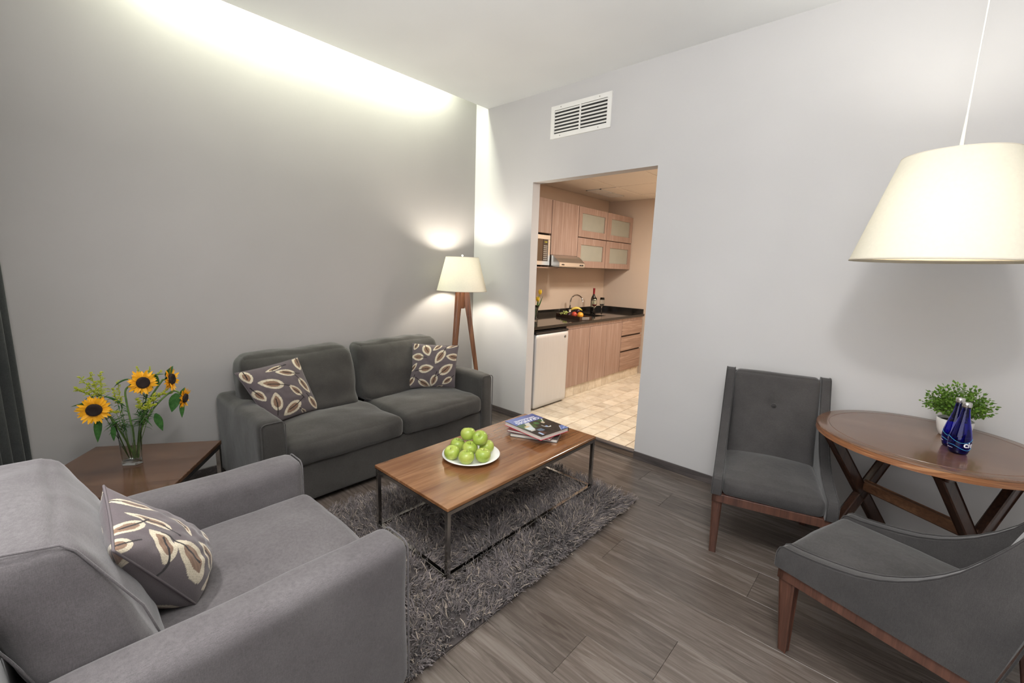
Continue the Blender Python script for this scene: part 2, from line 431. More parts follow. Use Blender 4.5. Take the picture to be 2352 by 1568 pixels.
M_wallA = plaster('grey_paint', (.352, .335, .324))
M_wallB = plaster('pale_grey_paint', (.545, .535, .532))
M_ceil = plaster('ceiling_paint', (.78, .79, .79))
M_kwall = plaster('kitchen_paint', (.62, .50, .40))
M_plank = wood('plank_oak', [(.076, .060, .050), (.100, .081, .069), (.124, .102, .088), (.154, .130, .113)], 'X', 1.3, .26, 0.0, 11.0, True, .9, .12, .0006, .16, spec=.5, warp=.014)
M_gap = plain('dark_joint', (.035, .03, .027), .9)
M_base = wood('baseboard_wood', [(.03, .025, .025), (.075, .064, .062), (.12, .10, .095)], 'X', 1.0, .45, stretch=22)
M_tile = stone_tile('travertine')
M_grout = plain('tile_grout', (.19, .125, .08), .9)
M_panel = plaster('ceiling_panel', (.84, .77, .68))
M_grid = plain('ceiling_grid', (.07, .05, .04), .6)
M_kwood = wood('zebra_laminate', [(.20, .12, .090), (.28, .18, .14), (.34, .235, .19), (.42, .315, .265)], 'Z', 1.0, .33, .15, 42.0, True, .3, .03, .0004, warp=.012)
M_kwoodh = wood('zebra_laminate_across', [(.18, .10, .072), (.27, .17, .125), (.37, .25, .19), (.46, .33, .26)], 'Y', 1.0, .33, .15, 34.0, True, .5, .03, .0004, warp=.02)
M_kdark = plain('cabinet_shadow_gap', (.05, .03, .022), .8)
M_granite = granite('black_granite')
M_frost = plain('frosted_glass', (.44, .44, .37), .22, 0, Transmission_Weight=.35)
M_steel = brushed('brushed_steel', (.70, .69, .66), .28, 1)
M_fridge = brushed('fridge_steel', (.70, .72, .74), .42, 2); M_fridge.node_tree.nodes['Principled BSDF'].inputs['Metallic'].default_value = .55
M_black = plain('black_plastic', (.012, .012, .013), .35)
M_chrome = plain('chrome', (.75, .75, .75), .08, 1)
M_dchrome = plain('dark_chrome', (.55, .54, .52), .13, 1)
M_sofa = fabric('sofa_fabric', (.036, .0335, .031), (.054, .051, .047))
M_arm = fabric('armchair_fabric', (.082, .074, .077), (.112, .103, .106))
M_chair = fabric('chair_linen', (.043, .0405, .0405), (.064, .060, .059), 1.2)
M_pipe = fabric('chair_piping', (.030, .028, .028), (.044, .041, .041), 1.2)
M_walnut = wood('walnut_gloss', [(.125, .046, .016), (.175, .072, .027), (.225, .100, .040), (.285, .138, .060)], 'Y', 1.0, .22, .5, 11.0, False, .25, .05, .0005)
M_walnutR = wood('walnut_round', [(.078, .036, .019), (.105, .051, .028), (.130, .066, .037), (.158, .084, .048)], 'X', 1.0, .22, .3, 9.0, False, .4, .04, .0005)
M_walnutD = wood('walnut_dark', [(.045, .021, .011), (.065, .031, .017), (.085, .042, .023), (.105, .055, .031)], 'Y', 1.0, .2, .4, 9.0, False, .4, .04, .0005)
M_edge = wood('walnut_edge', [(.10, .035, .015), (.22, .09, .04), (.33, .15, .07), (.50, .27, .13)], 'R', 1.0, .3, .3, 16.0, False, .4, .04, .0004)
M_dleg = wood('dark_legs', [(.02, .009, .006), (.045, .02, .012), (.08, .035, .02)], 'Z', 1.2, .35, .2, 14.0, False, .3, .04, .0004)
M_red = wood('mahogany', [(.05, .02, .014), (.09, .038, .025), (.13, .058, .038)], 'Z', 1.5, .38, .2, 16.0, False, .3, .05, .0004)
M_lampw = wood('lamp_walnut', [(.10, .04, .02), (.19, .08, .04), (.30, .14, .07)], 'Z', 1.2, .3, .3, 14.0, False, .3, .04, .0004)
M_shade = shade_mat('linen_shade', (.80, .755, .63))
M_trimw = plain('shade_trim', (.62, .56, .46), .8)
M_white = plain('white_enamel', (.80, .79, .76), .45)
M_ceram = plain('white_ceramic', (.82, .82, .80), .12)
M_potm = plain('matte_white_pot', (.80, .78, .75), .45)
M_apple = apple_mat('apple_skin')
M_stalk = plain('apple_stalk', (.10, .06, .03), .7)
M_pages = plain('book_pages', (.66, .63, .58), .8)
M_blk = plain('black_cover', (.015, .014, .015), .25)
M_dred = plain('maroon_cover', (.12, .012, .016), .3)
M_redc = plain('red_cover', (.45, .02, .05), .35)
M_cover = vcol('printed_cover', .22, 0.0, .4, spec=.5)
M_pillow = vcol('pillow_cloth', .95, .22, 0, .2, .1, 300.0)
M_ppipe = plain('pillow_seam', (.10, .085, .09), .95)
M_ink = plain('white_print', (.85, .86, .88), .4)
M_inkb = plain('light_blue_print', (.05, .35, .62), .35)
M_inkr = plain('rose_print', (.40, .22, .38), .4)
M_cobalt = glass('cobalt_glass', (.03, .03, .60), 0.02)
M_capm = plain('bottle_cap', (.78, .77, .74), .25, .9)
M_glass = glass('clear_glass', (.90, .94, .93))
M_wine = plain('wine_bottle_glass', (.012, .010, .008), .05)
M_foil = plain('red_foil', (.25, .012, .02), .3)
M_labelw = plain('cream_label', (.62, .55, .38), .6)
M_petal = leafm('sunflower_petal', (.80, .34, .01), (.95, .50, .025))
M_disc = plain('sunflower_disc', (.018, .010, .008), .95)
M_leaf = leafm('green_leaf', (.022, .085, .016), (.055, .15, .035))
M_leaf2 = leafm('fresh_leaf', (.045, .125, .014), (.16, .28, .035))
M_stem = leafm('stem_green', (.08, .16, .035), (.16, .25, .06))
M_gold = leafm('goldenrod_bloom', (.38, .46, .03), (.62, .62, .07))
M_gr = plain('green_grape', (.42, .46, .12), .3)
M_curt = fabric('curtain_cloth', (.026, .028, .029), (.040, .042, .042), .8, .1)

# ------------------------------------------------------------------ room shell
def struct(o): o['kind'] = 'structure'; return o
XR, YB = 5.2, -3.80        # right wall, window wall
CZ = 3.08                  # ceiling
DX0, DX1, DZ = .804, 2.037, 2.307
TH = .108
# sofa wall (left): continues as the kitchen's back wall, but painted apart
struct(G().box((-.12, YB - .1, FZ - .1), (0, 0, 3.45)).obj('wall_left', M_wallA))
# doorway wall
g = G()
g.box((-.12, 0, FZ - .1), (DX0, TH, 3.45)); g.box((DX1, 0, FZ - .1), (XR + .1, TH, 3.45)); g.box((DX0, 0, DZ), (DX1, TH, 3.45))
struct(g.obj('wall_back', M_wallB))
struct(G().box((XR, YB - .1, FZ - .1), (XR + .1, 0, 3.45)).obj('wall_right', M_wallB))
# window wall behind the camera
WX0, WX1, WZ0, WZ1 = 1.15, 4.4, .55, 2.7
g = G(); g.box((0, YB - .12, FZ - .1), (WX0, YB, 3.45)); g.box((WX1, YB - .12, FZ - .1), (XR, YB, 3.45))
g.box((WX0, YB - .12, FZ - .1), (WX1, YB, WZ0)); g.box((WX0, YB - .12, WZ1), (WX1, YB, 3.45))
struct(g.obj('wall_front', M_wallB))
g = G()
for a, b in (((WX0, WZ0), (WX1, WZ0 + .05)), ((WX0, WZ1 - .05), (WX1, WZ1)), ((WX0, WZ0), (WX0 + .05, WZ1)), ((WX1 - .05, WZ0), (WX1, WZ1)), ((2.75, WZ0), (2.8, WZ1))):
    g.box((a[0], YB - .10, a[1]), (b[0], YB - .05, b[1]))
wf = struct(g.obj('window_1', M_white))
for k, (a, b) in enumerate(((WX0 + .05, 2.75), (2.8, WX1 - .05))):
    G().box((a, YB - .08, WZ0 + .05), (b, YB - .074, WZ1 - .05)).obj('pane', glass('window_glass', (1, 1, 1), 0, 1.02), wf)
# ceiling with the light cove along the sofa wall
struct(G().box((.172, YB, CZ), (XR, 0, CZ + .06)).obj('ceiling', M_ceil))
struct(G().box((0, YB, 3.39), (.60, 0, 3.45)).obj('trim_1', M_ceil))       # top of the cove
struct(G().box((.55, YB, CZ + .06), (.60, 0, 3.39)).obj('trim_2', M_ceil))
# living floor: base slab and planks
floor = struct(G().box((-.1, YB - .1, FZ - .10), (XR + .1, TH, FZ - .009)).obj('floor', M_gap))
PW, PL = .249, 1.30
row = 0
y1 = -1.588 + PW * 7
y = -1.588 + PW * 6
pm = {}
joints = {0: 2.527, 1: 3.193, 2: 3.62, 3: 2.52, -1: 2.30, -2: 3.05, -3: 2.75}
k = 6
while y > YB - PW:
    # row k spans y .. y+PW ; k=0 is the row just above y=-1.588
    ya, yb = max(y, YB), min(y + PW, 0.0)
    if yb - ya > .01:
        j0 = joints.get(k - 1 + 0, 2.5 + ((k * 0.47) % 1.3))
        x = j0 - PL * 3
        while x < XR:
            xa, xb = max(x, 0), min(x + PL, XR)
            if xb - xa > .02:
                key = (round(xb - xa, 3), round(yb - ya, 3))
                if key not in pm:
                    L, Wd = xb - xa - .0009, yb - ya - .0009; c = .0009
                    vs = []
                    for zz, q in ((-.009, 0), (-c, 0), (0, c)):
                        vs += [(-L/2 + q, -Wd/2 + q, zz), (L/2 - q, -Wd/2 + q, zz), (L/2 - q, Wd/2 - q, zz), (-L/2 + q, Wd/2 - q, zz)]
                    fs = [(8, 9, 10, 11)] + [(a + i, a + (i + 1) % 4, a + 4 + (i + 1) % 4, a + 4 + i) for a in (0, 4) for i in range(4)]
                    pm[key] = mesh('plank', vs, fs); pm[key].materials.append(M_plank)
                link('plank', pm[key], None, floor, ((xa + xb) / 2, (ya + yb) / 2, FZ + random.uniform(-.0003, 0)))
            x += PL
    y -= PW; k -= 1
# step: tread and riser of the same plank, plus baseboards
struct(G().box((DX0, -.006, -.012), (DX1, .052, .002), .003).obj('trim_3', M_base))
struct(G().box((DX0, .002, FZ), (DX1, .03, -.012)).obj('trim_4', wood('riser_oak', [(.09, .06, .045), (.16, .115, .085), (.24, .18, .14)], 'X', 1.0, .4, 0, 12))) 
struct(G().box((0, -.012, FZ), (DX0, 0, .010), .002).obj('baseboard_back', M_base))
struct(G().box((DX1, -.012, FZ), (XR, 0, .010), .002).obj('baseboard_right', M_base))
struct(G().box((0, YB, FZ), (.012, -.012, .010), .002).obj('baseboard_left', M_base))

# kitchen shell
KX, KY, KZ = 2.85, 2.78, 2.54
struct(G().box((-.12, TH, -.1), (0, KY + .1, 2.9)).obj('wall_kitchen_left', M_kwall))
struct(G().box((0, KY, -.1), (KX + .1, KY + .1, 2.9)).obj('wall_kitchen_back', M_kwall))
struct(G().box((KX, TH, -.1), (KX + .1, KY, 2.9)).obj('wall_kitchen_right', M_kwall))
kf = struct(G().box((0, .03, -.10), (KX, KY, -.006)).obj('floor_kitchen', M_grout))
TP = .163
tms = {}
cx0 = 1.272 - TP * 4; ix = 0
x = cx0
while x < KX - .05:
    y = .205 - .1625
    while y < KY - .02:
        ya, yb = max(y, .052), min(y + .1625, KY); xb = min(x + TP, KX)
        key = (round(xb - x, 3), round(yb - ya, 3))
        if yb - ya > .02:
            if key not in tms:
                L, Wd = xb - x - .0065, yb - ya - .0065; c = .002; vs = []
                for zz, q in ((-.012, 0), (-c, 0), (0, c)):
                    vs += [(-L/2 + q, -Wd/2 + q, zz), (L/2 - q, -Wd/2 + q, zz), (L/2 - q, Wd/2 - q, zz), (-L/2 + q, Wd/2 - q, zz)]
                fs = [(8, 9, 10, 11)] + [(a + i, a + (i + 1) % 4, a + 4 + (i + 1) % 4, a + 4 + i) for a in (0, 4) for i in range(4)]
                tms[key] = mesh('tile', vs, fs); tms[key].materials.append(M_tile)
            link('tile', tms[key], None, kf, ((x + xb) / 2, (ya + yb) / 2, random.uniform(-.0008, 0)), (random.uniform(-.002, .002), random.uniform(-.002, .002), random.uniform(-.004, .004)))
        y += .1625
    x += TP
struct(G().box((.77, KY - .012, 0), (KX, KY, .085), .002).obj('baseboard_kitchen', wood('kitchen_base', [(.2, .10, .05), (.35, .2, .1), (.45, .27, .15)], 'X')))
# kitchen ceiling: metal grid and separate panels
kc = struct(G().box((0, TH, KZ + .014), (KX, KY, KZ + .05)).obj('ceiling_kitchen', M_grid))
gx = [0.0, .03, .70, 1.38, 2.05, 2.72, KX]; gy = [TH, .43, 1.09, 1.745, 2.39, KY]
for i in range(len(gx) - 1):
    for j in range(len(gy) - 1):
        if gx[i + 1] - gx[i] < .1: continue
        if i == 1 and j == 3:      # the bay with the air diffuser
            G().box((.03 + .006, 1.745 + .006, KZ), (.245, 2.39 - .006, KZ + .012), .002).obj('panel', M_panel, kc)
            G().box((.48, 1.745 + .006, KZ - .004), (.70 - .006, 2.39 - .006, KZ + .012), .002).obj('panel', M_panel, kc)
            continue
        G().box((gx[i] + .006, gy[j] + .006, KZ), (gx[i + 1] - .006, gy[j + 1] - .006, KZ + .012), .002).obj('panel', M_panel, kc)
G().box((1.85 - .17, 1.3 - .17, KZ - .006), (1.85 + .17, 1.3 + .17, KZ + .003)).obj('light_fitting', M_white, kc)
t = empty('air_diffuser', (.36, 2.06, KZ), 'square slatted air diffuser set in the kitchen ceiling panels', 'vent')
g = G(); g.box((-.11, -.31, -.006), (-.095, .31, .006)); g.box((.095, -.31, -.006), (.11, .31, .006)); g.box((-.11, -.31, -.006), (.11, -.295, .006)); g.box((-.11, .295, -.006), (.11, .31, .006)); g.box((-.11, -.01, -.006), (.11, .01, .006))
g.obj('frame', M_white, t)
for q in range(2):
    for s_ in range(6):
        yy = -.27 + q * .30 + s_ * .045
        G().box((-.093, -.002, -.018), (.093, .002, .018), M=Matrix.Translation((0, yy, .004)) @ Matrix.Rotation(radians(50), 4, 'X')).obj('slat', M_panel, t)

# wall grille above the doorway
t = empty('wall_grille', (1.0, 0, 2.86), 'white louvred air return grille high on wall above the kitchen doorway', 'vent')
GX0, GX1, GZ0, GZ1 = .995, 1.605, 2.655, 2.928
t.location = ((GX0 + GX1) / 2, 0, (GZ0 + GZ1) / 2)
def rel(t, v): return tuple(v[i] - t.location[i] for i in range(3))
def gb(g, t, a, b, ch=0): g.box(rel(t, a), rel(t, b), ch); return g
g = G(); fw = .038
gb(g, t, (GX0, -.012, GZ0), (GX1, 0, GZ0 + fw)); gb(g, t, (GX0, -.012, GZ1 - fw), (GX1, 0, GZ1))
gb(g, t, (GX0, -.012, GZ0 + fw), (GX0 + fw, 0, GZ1 - fw)); gb(g, t, (GX1 - fw, -.012, GZ0 + fw), (GX1, 0, GZ1 - fw))
g.obj('frame', M_white, t)
gb(G(), t, (1.296, -.012, GZ0 + fw), (1.310, -.002, GZ1 - fw), .001).obj('mullion', M_white, t)
gb(G(), t, (GX0 + .02, -.0015, GZ0 + .02), (GX1 - .02, -.0005, GZ1 - .02)).obj('backing', M_black, t)
ns = 7; ph = (GZ1 - GZ0 - 2 * fw) / ns
for a, b in ((GX0 + fw, 1.296), (1.310, GX1 - fw)):
    for i in range(ns):
        zc = GZ0 + fw + ph * (i + .55)
        g = G(); g.box((-(b - a) / 2, -.0065, -.0012), ((b - a) / 2, .0065, .0012), M=Matrix.Rotation(radians(-48), 4, 'X'))
        g.obj('slat', M_white, t, loc=rel(t, ((a + b) / 2, -.0075, zc + .003)))
M_screw = plain('screw', (.35, .34, .32), .4, .8)
for xx in (1.10, 1.49):
    for zz in (GZ0 + .018, GZ1 - .018):
        G().lathe([(.005, 0), (.005, .001), (.003, .002), (0, .002)], 10, M=Matrix.Rotation(pi / 2, 4, 'X')).obj('screw', M_screw, t, loc=rel(t, (xx, -.012, zz)))

# ------------------------------------------------------------------ sofa
def welt(pts, r, name, mat, parent, closed=True): return G().tube(pts, r, 6, closed).obj(name, mat, parent, True)
def rr(x, y0, y1, z0, z1, r, n=5):
    """rounded rectangle in the plane x = const"""
    P = []
    for cy, cz, a0 in ((y1 - r, z1 - r, 0), (y0 + r, z1 - r, 90), (y0 + r, z0 + r, 180), (y1 - r, z0 + r, 270)):
        for i in range(n + 1):
            a = radians(a0 + 90 * i / n); P.append((x, cy + r * cos(a), cz + r * sin(a)))
    return P
SF = .93; SY0, SY1 = -2.503, -.592; SI0, SI1 = -2.353, -.738; SM = -1.533; AZ = .562
t = empty('sofa', (0.48, -1.55, FZ), 'dark charcoal two seat sofa against the left wall', 'sofa')
def L(*p): return (p[0] - t.location[0], p[1] - t.location[1], p[2] - t.location[2])
bz = FZ + .04
softobj('base', L(.06, SI0 - .02, bz), L(SF - .012, SI1 + .02, .235), M_sofa, t, .015, (14, 20, 8), wr=.004, wf=4, seed=1)
softobj('arm', L(.03, SY0, bz), L(SF, SI0, AZ), M_sofa, t, .04, (26, 10, 18), puff=(0, .004, .006), wr=.007, wf=5, seed=2)
softobj('arm', L(.03, SI1, bz), L(SF, SY1, AZ), M_sofa, t, .04, (26, 10, 18), puff=(0, .004, .006), wr=.007, wf=5, seed=3)
softobj('back_frame', L(.02, -2.36, bz + .02), L(.17, SI1 + .0, .70), M_sofa, t, .04, (8, 30, 14), wr=.005, wf=4, seed=4)
def seatfn(p, q): return p
for a, b, sd in ((SI0 - .004, SM - .003, 5), (SM + .003, SI1 + .004, 6)):
    softobj('seat_cushion', L(.30, a, .232), L(SF + .022, b, .392), M_sofa, t, .05, (26, 24, 12), puff=(.018, .0, .028), wr=.012, wf=4.5, seed=sd)
for a, b, sd in ((-2.425, -1.595, 7), (-1.565, SI1 + .0, 8)):
    def lean(p, q, sd=sd):
        h = (q[2] + 1) / 2
        side = .03 * (q[1] * (h ** 2)) * (-1)
        crease = .010 * sin(q[2] * 9 + q[1] * 2.0 + sd) * max(0, 1 - h * 1.3)
        return (p.x - .13 * h + (crease if q[0] > .5 else 0), p.y + side, p.z)
    softobj('back_cushion', L(.22, a, .375), L(.44, b, .842), M_sofa, t, .06, (14, 26, 22), puff=(.035, .004, .008), wr=.016, wf=4.5, seed=sd, fn=lean)
M_seam = fabric('sofa_seam', (.045, .042, .04), (.06, .056, .054), 1)
for (a, b) in ((SY0 + .008, SI0 - .008), (SI1 + .008, SY1 - .008)):
    welt([L(*p) for p in rr(SF - .006, a, b, bz + .01, AZ - .006, .03)], .0032, 'piping', M_seam, t)
for xx in (.12, .84):
    for yy in (SY0 + .08, SY1 - .08):
        G().lathe([(.022, 0), (.026, .045)], 16, L(xx, yy, FZ)).obj('foot', M_dleg, t)

# ------------------------------------------------------------------ armchair in the foreground
AX0, AX1, AX2, AX3 = 1.392, 1.556, 2.264, 2.424; AYF = -2.512; AYB = -3.60
t = empty('armchair', (1.9, -3.05, FZ), 'large grey upholstered armchair in the near left corner, seen from behind its arm', 'armchair')
softobj('base', L(AX1 - .02, AYB + .05, bz), L(AX2 + .02, AYF - .012, .262), M_arm, t, .015, (20, 14, 8), wr=.004, wf=4, seed=11)
for a, b, sd in ((AX0, AX1, 12), (AX2, AX3, 13)):
    softobj('arm', L(a, AYB, bz), L(b, AYF, AZ), M_arm, t, .042, (10, 30, 18), puff=(.005, .0, .006), wr=.006, wf=4, seed=sd)
softobj('back_frame', L(AX0 + .02, AYB - .01, bz), L(AX3 - .02, -3.43, .80), M_arm, t, .045, (24, 8, 16), wr=.005, seed=14)
softobj('seat_cushion', L(AX1 + .002, -3.30, .262), L(AX2 - .002, AYF + .012, .415), M_arm, t, .045, (26, 26, 12), puff=(0, .012, .024), wr=.008, wf=4, seed=15)
def alean(p, q):
    h = (q[2] + 1) / 2
    return (p.x, p.y - .155 * h - .03 * h * h, p.z)
softobj('back_cushion', L(1.63, -3.335, .40), L(2.268, -3.135, .868), M_arm, t, .028, (28, 14, 24), puff=(.010, .035, .014), wr=.009, wf=6, seed=16, fn=alean)
def cseam(x):
    P = []
    for u_, w_ in ((0, .02), (0, .5), (0, .93), (.04, .98), (.5, 1.0), (.96, .98), (1, .93), (1, .5), (1, .02)):
        z_ = .40 + .468 * w_; P.append((x, -3.135 - .2 * u_ - .155 * w_ - .03 * w_ * w_ + (.022 * sin(pi * w_) if u_ == 0 else 0), z_ + (.010 * sin(pi * u_) if w_ > .97 else 0)))
    return P
for x_ in (2.262,): G().tube([L(*p) for p in cseam(x_)], .003, 6).obj('piping', M_arm, t, True)
for (a, b) in ((AX0 + .008, AX1 - .008), (AX2 + .008, AX3 - .008)):
    P = [(q[1], AYF - .006, q[2]) for q in rr(0, a, b, bz + .01, AZ - .006, .032)]
    welt([L(*p) for p in P], .003, 'piping', M_arm, t)
for xx in (AX0 + .08, AX3 - .08):
    for yy in (AYB + .08, AYF - .08):
        G().lathe([(.022, 0), (.026, .045)], 16, L(xx, yy, FZ)).obj('foot', M_dleg, t)

# ------------------------------------------------------------------ leaf pattern pillows
C_G, C_C, C_B, C_V = np.array([.095, .078, .083]), np.array([.50, .44, .335]), np.array([.185, .115, .078]), np.array([.018, .015, .016])
def leaf_paint(U, V, leaves):
    """U, V in 0..1 over the cloth; leaves = (base u, v, tip u, v, width)"""
    col = np.tile(C_G, (U.size, 1)).reshape(U.shape + (3,)).astype(float)
    vein = np.zeros(U.shape, bool)
    th = rng.random(U.shape)
    for i, (bu, bv, tu, tv, w) in enumerate(leaves):
        dx, dy = tu - bu, tv - bv; Ln = sqrt(dx * dx + dy * dy); ex, ey = dx / Ln, dy / Ln
        s = ((U - bu) * ex + (V - bv) * ey) / Ln; d = (-(U - bu) * ey + (V - bv) * ex)
        def inside(s, d, w, a=0.0):
            ss = np.clip(s, 0, 1); prof = 2.05 * np.power(ss, .55) * np.power(1 - ss, .78)
            return (s > 0) & (s < 1) & (np.abs(d) < w / 2 * prof)
        o = inside(s, d, w); s2 = (s - .16) / .66; n_ = inside(s2, d, w * .60)
        col[o] = C_C; 
        rim = o & (np.sin(s * Ln * 420) * np.sin(d * 420 + s * 60) > .55); col[rim] = C_C * .62
        col[n_] = C_B * (1 + .12 * np.sin(d * 300))[n_][:, None]
        sg = 1 if i % 2 else -1
        curve = sg * .10 * Ln * (s - .15) ** 2 * 1.4
        v = (s > -.28) & (s < .66) & (np.abs(d - curve) < .0075)
        vein |= v
    col[vein] = C_V
    return col

def pillow(name, label, P, T, leaves, leaves_b, n=150, group=None, seed=0, sag=0.0):
    """P = four corners TL, TR, BR, BL in world space"""
    P = [Vector(p) for p in P]; c = sum(P, Vector()) / 4
    nrm = ((P[1] - P[0]).cross(P[3] - P[0])).normalized()
    if nrm.dot(CAM - c) < 0: nrm = -nrm
    t = empty(name, c, label, 'pillow', group)
    u = np.linspace(0, 1, n + 1); U, V = np.meshgrid(u, u, indexing='ij')
    a, b = 2 * U - 1, 2 * V - 1
    pin = .045
    Uc = .5 + .5 * a * (1 - pin * (1 - b * b)); Vc = .5 + .5 * b * (1 - pin * (1 - a * a))
    A = [np.array(p - c) for p in P]
    base = ((1 - Uc) * (1 - Vc))[..., None] * A[0] + (Uc * (1 - Vc))[..., None] * A[1] + (Uc * Vc)[..., None] * A[2] + ((1 - Uc) * Vc)[..., None] * A[3]
    h = T / 2 * np.power(np.clip((1 - a ** 2) * (1 - b ** 2), 0, 1), .47) * (1 + sag * (V - .5))
    wr = np.array([[noise.noise(Vector((x * 5 + seed, y * 5, seed))) for y in b[0]] for x in a[:, 0]])
    h = h * (1 + .03 * wr) + .003 * wr * (1 - a ** 4) * (1 - b ** 4)
    N = np.array(nrm)
    # wrinkles gathered towards the corners
    idx = np.arange((n + 1) ** 2).reshape(n + 1, n + 1)
    F = np.stack([idx[:-1, :-1], idx[1:, :-1], idx[1:, 1:], idx[:-1, 1:]], -1).reshape(-1, 4)
    for nm, sg, lv in (('front_cover', 1, leaves), ('back_cover', -1, leaves_b)):
        Vv = (base + sg * h[..., None] * N).reshape(-1, 3)
        FF = F
        e1, e2 = Vv[F[0, 1]] - Vv[F[0, 0]], Vv[F[0, 3]] - Vv[F[0, 0]]
        if np.dot(np.cross(e1, e2), N) * sg < 0: FF = F[:, ::-1]
        me = np_mesh(nm, Vv, FF)
        col = np.concatenate([leaf_paint(U, V, lv), np.ones(U.shape + (1,))], -1).reshape(-1, 4)
        ca = me.color_attributes.new('Col', 'FLOAT_COLOR', 'POINT'); ca.data.foreach_set('color', col.astype(np.float32).ravel())
        link(nm, me, M_pillow, t)
    ring = [base[i, 0] for i in range(0, n, 3)] + [base[n, i] for i in range(0, n, 3)] + [base[n - i, n] for i in range(0, n, 3)] + [base[0, n - i] for i in range(0, n, 3)]
    G().tube([tuple(p) for p in ring], .0035, 6, True).obj('seam', M_ppipe, t, True)
    return t

def from_px(corners, items):
    """solve bilinear u, v of leaf points traced on a flat view of the cloth"""
    A, B, C, D = [np.array(p, float) for p in corners]; out = []
    def inv(p):
        u = v = .5
        for _ in range(30):
            q = (1 - u) * (1 - v) * A + u * (1 - v) * B + u * v * C + (1 - u) * v * D - p
            du = (1 - v) * (B - A) + v * (C - D); dv = (1 - u) * (D - A) + u * (C - B)
            s = np.linalg.solve(np.stack([du, dv], 1), -q); u += s[0]; v += s[1]
        return u, v
    sz = np.linalg.norm(B - A)
    for b, tp, w in items:
        bu = inv(np.array(b, float)); tu = inv(np.array(tp, float)); out.append((*bu, *tu, w / sz))
    return out
LR = from_px([(230, 90), (1630, 170), (1510, 1450), (80, 1440)], [((600, 130), (705, 470), 330), ((1195, 300), (895, 720), 310), ((540, 510), (180, 500), 290), ((390, 905), (840, 830), 330), ((1030, 1050), (1460, 745), 340), ((1680, 560), (1240, 490), 290), ((912, 1065), (780, 1430), 260), ((1425, 1150), (1115, 1360), 230), ((390, 1205), (760, 1470), 230), ((240, 1120), (90, 1400), 190), ((130, 960), (335, 690), 130), ((1140, 100), (830, 305), 160), ((1700, 120), (1230, 240), 120), ((400, 60), (255, 290), 170), ((900, 1480), (1150, 1400), 90)])
LL = from_px([(80, 460), (1510, 100), (1990, 1250), (874, 1657)], [((1045, 730), (480, 690), 330), ((1355, 460), (870, 430), 215), ((1480, 960), (1170, 740), 225), ((1430, 570), (1730, 900), 225), ((960, 1330), (850, 910), 330), ((1450, 1110), (1120, 1450), 340), ((1440, 80), (1530, 385), 330), ((220, 430), (350, 705), 270), ((1045, 290), (660, 435), 110), ((1690, 990), (1930, 1280), 260), ((420, 870), (680, 1110), 250), ((1500, 1300), (1700, 1420), 120)])
pillow('throw_pillow', 'leaf patterned pillow leaning on the sofa arm nearest the sunflowers', [(.45, -2.479, .776), (.37, -2.056, .812), (.42, -1.935, .415), (.53, -2.32, .405)], .13, LL, LR, seed=1, group='leaf patterned pillows')
pillow('throw_pillow', 'upright leaf patterned pillow at the sofa arm beside the floor lamp', [(.36, -1.055, .809), (.595, -.72, .786), (.655, -.812, .420), (.415, -1.15, .425)], .13, LR, LL, seed=2, group='leaf patterned pillows')
LA = [(.26, .0, .34, .27, .15), (.66, .32, .47, .04, .115), (.60, .13, .80, -.04, .15), (.88, .08, 1.02, -.10, .2), (.97, .42, .71, .16, .155), (.79, .36, .97, .82, .185), (.40, .33, .66, .50, .06), (.84, .86, .71, .56, .10), (.72, .98, .97, .90, .20), (.34, .80, .16, .48, .2), (.46, .62, .60, .90, .16), (.10, .34, .10, .08, .14)]
pillow('throw_pillow', 'leaf patterned pillow propped in the foreground armchair', [(1.90, -3.222, .827), (2.22, -3.237, .782), (2.062, -3.059, .430), (1.75, -3.08, .440)], .23, LA, LL, seed=3, n=210, sag=1.0, group='leaf patterned pillows')

# ------------------------------------------------------------------ tables of walnut on dark chrome frames
def frame_table(t, cx, cy, w, d, rz, ztop, zfoot, th, tube, mtop):
    """top slab plus four legs, upper rails and lower rails; local axes of t"""
    h = ztop - zfoot
    g = G(); g.box((-w / 2, -d / 2, h - th), (w / 2, d / 2, h), .003); top = g.obj('tabletop', mtop, t)
    G().box((-w / 2 + .001, -d / 2 + .001, h - th - .003), (w / 2 - .001, d / 2 - .001, h - th + .001)).obj('trim_strip', M_blk, t)
    e = .004
    for sx in (-1, 1):
        for sy in (-1, 1):
            x0 = sx * (w / 2 - e); y0 = sy * (d / 2 - e)
            G().box((x0, y0, 0), (x0 - sx * tube, y0 - sy * tube, h - th - .003), .0015).obj('leg', M_dchrome, t)
    for sy in (-1, 1):
        y0 = sy * (d / 2 - e)
        for z0 in (0, h - th - .003 - tube): G().box((-w / 2 + e + tube, y0, z0), (w / 2 - e - tube, y0 - sy * tube, z0 + tube), .0015).obj('rail', M_dchrome, t)
    for sx in (-1, 1):
        x0 = sx * (w / 2 - e)
        for z0 in (0, h - th - .003 - tube): G().box((x0, -d / 2 + e + tube, z0), (x0 - sx * tube, d / 2 - e - tube, z0 + tube), .0015).obj('rail', M_dchrome, t)
TZ = .360
t = empty('coffee_table', (1.770, -1.413, FZ + .030), 'rectangular walnut topped coffee table on a thin dark chrome frame', 'table')
frame_table(t, 0, 0, .655, 1.33, 0, TZ, FZ + .030, .018, .022, M_walnut)
t = empty('side_table', (0, 0, FZ), 'square walnut side table under the sunflowers, turned into the room corner', 'table')
_e1 = Vector((.824, -.566, 0)); _e2 = Vector((.566, .824, 0)); _A = Vector((.469, -2.585, 0)); _s = .67
_c = _A + _e1 * _s / 2 - _e2 * _s / 2
t.location = (_c.x, _c.y, FZ); t.rotation_euler = (0, 0, math.atan2(_e1.y, _e1.x))
frame_table(t, 0, 0, _s, _s, 0, TZ, FZ, .022, .024, M_walnutD)

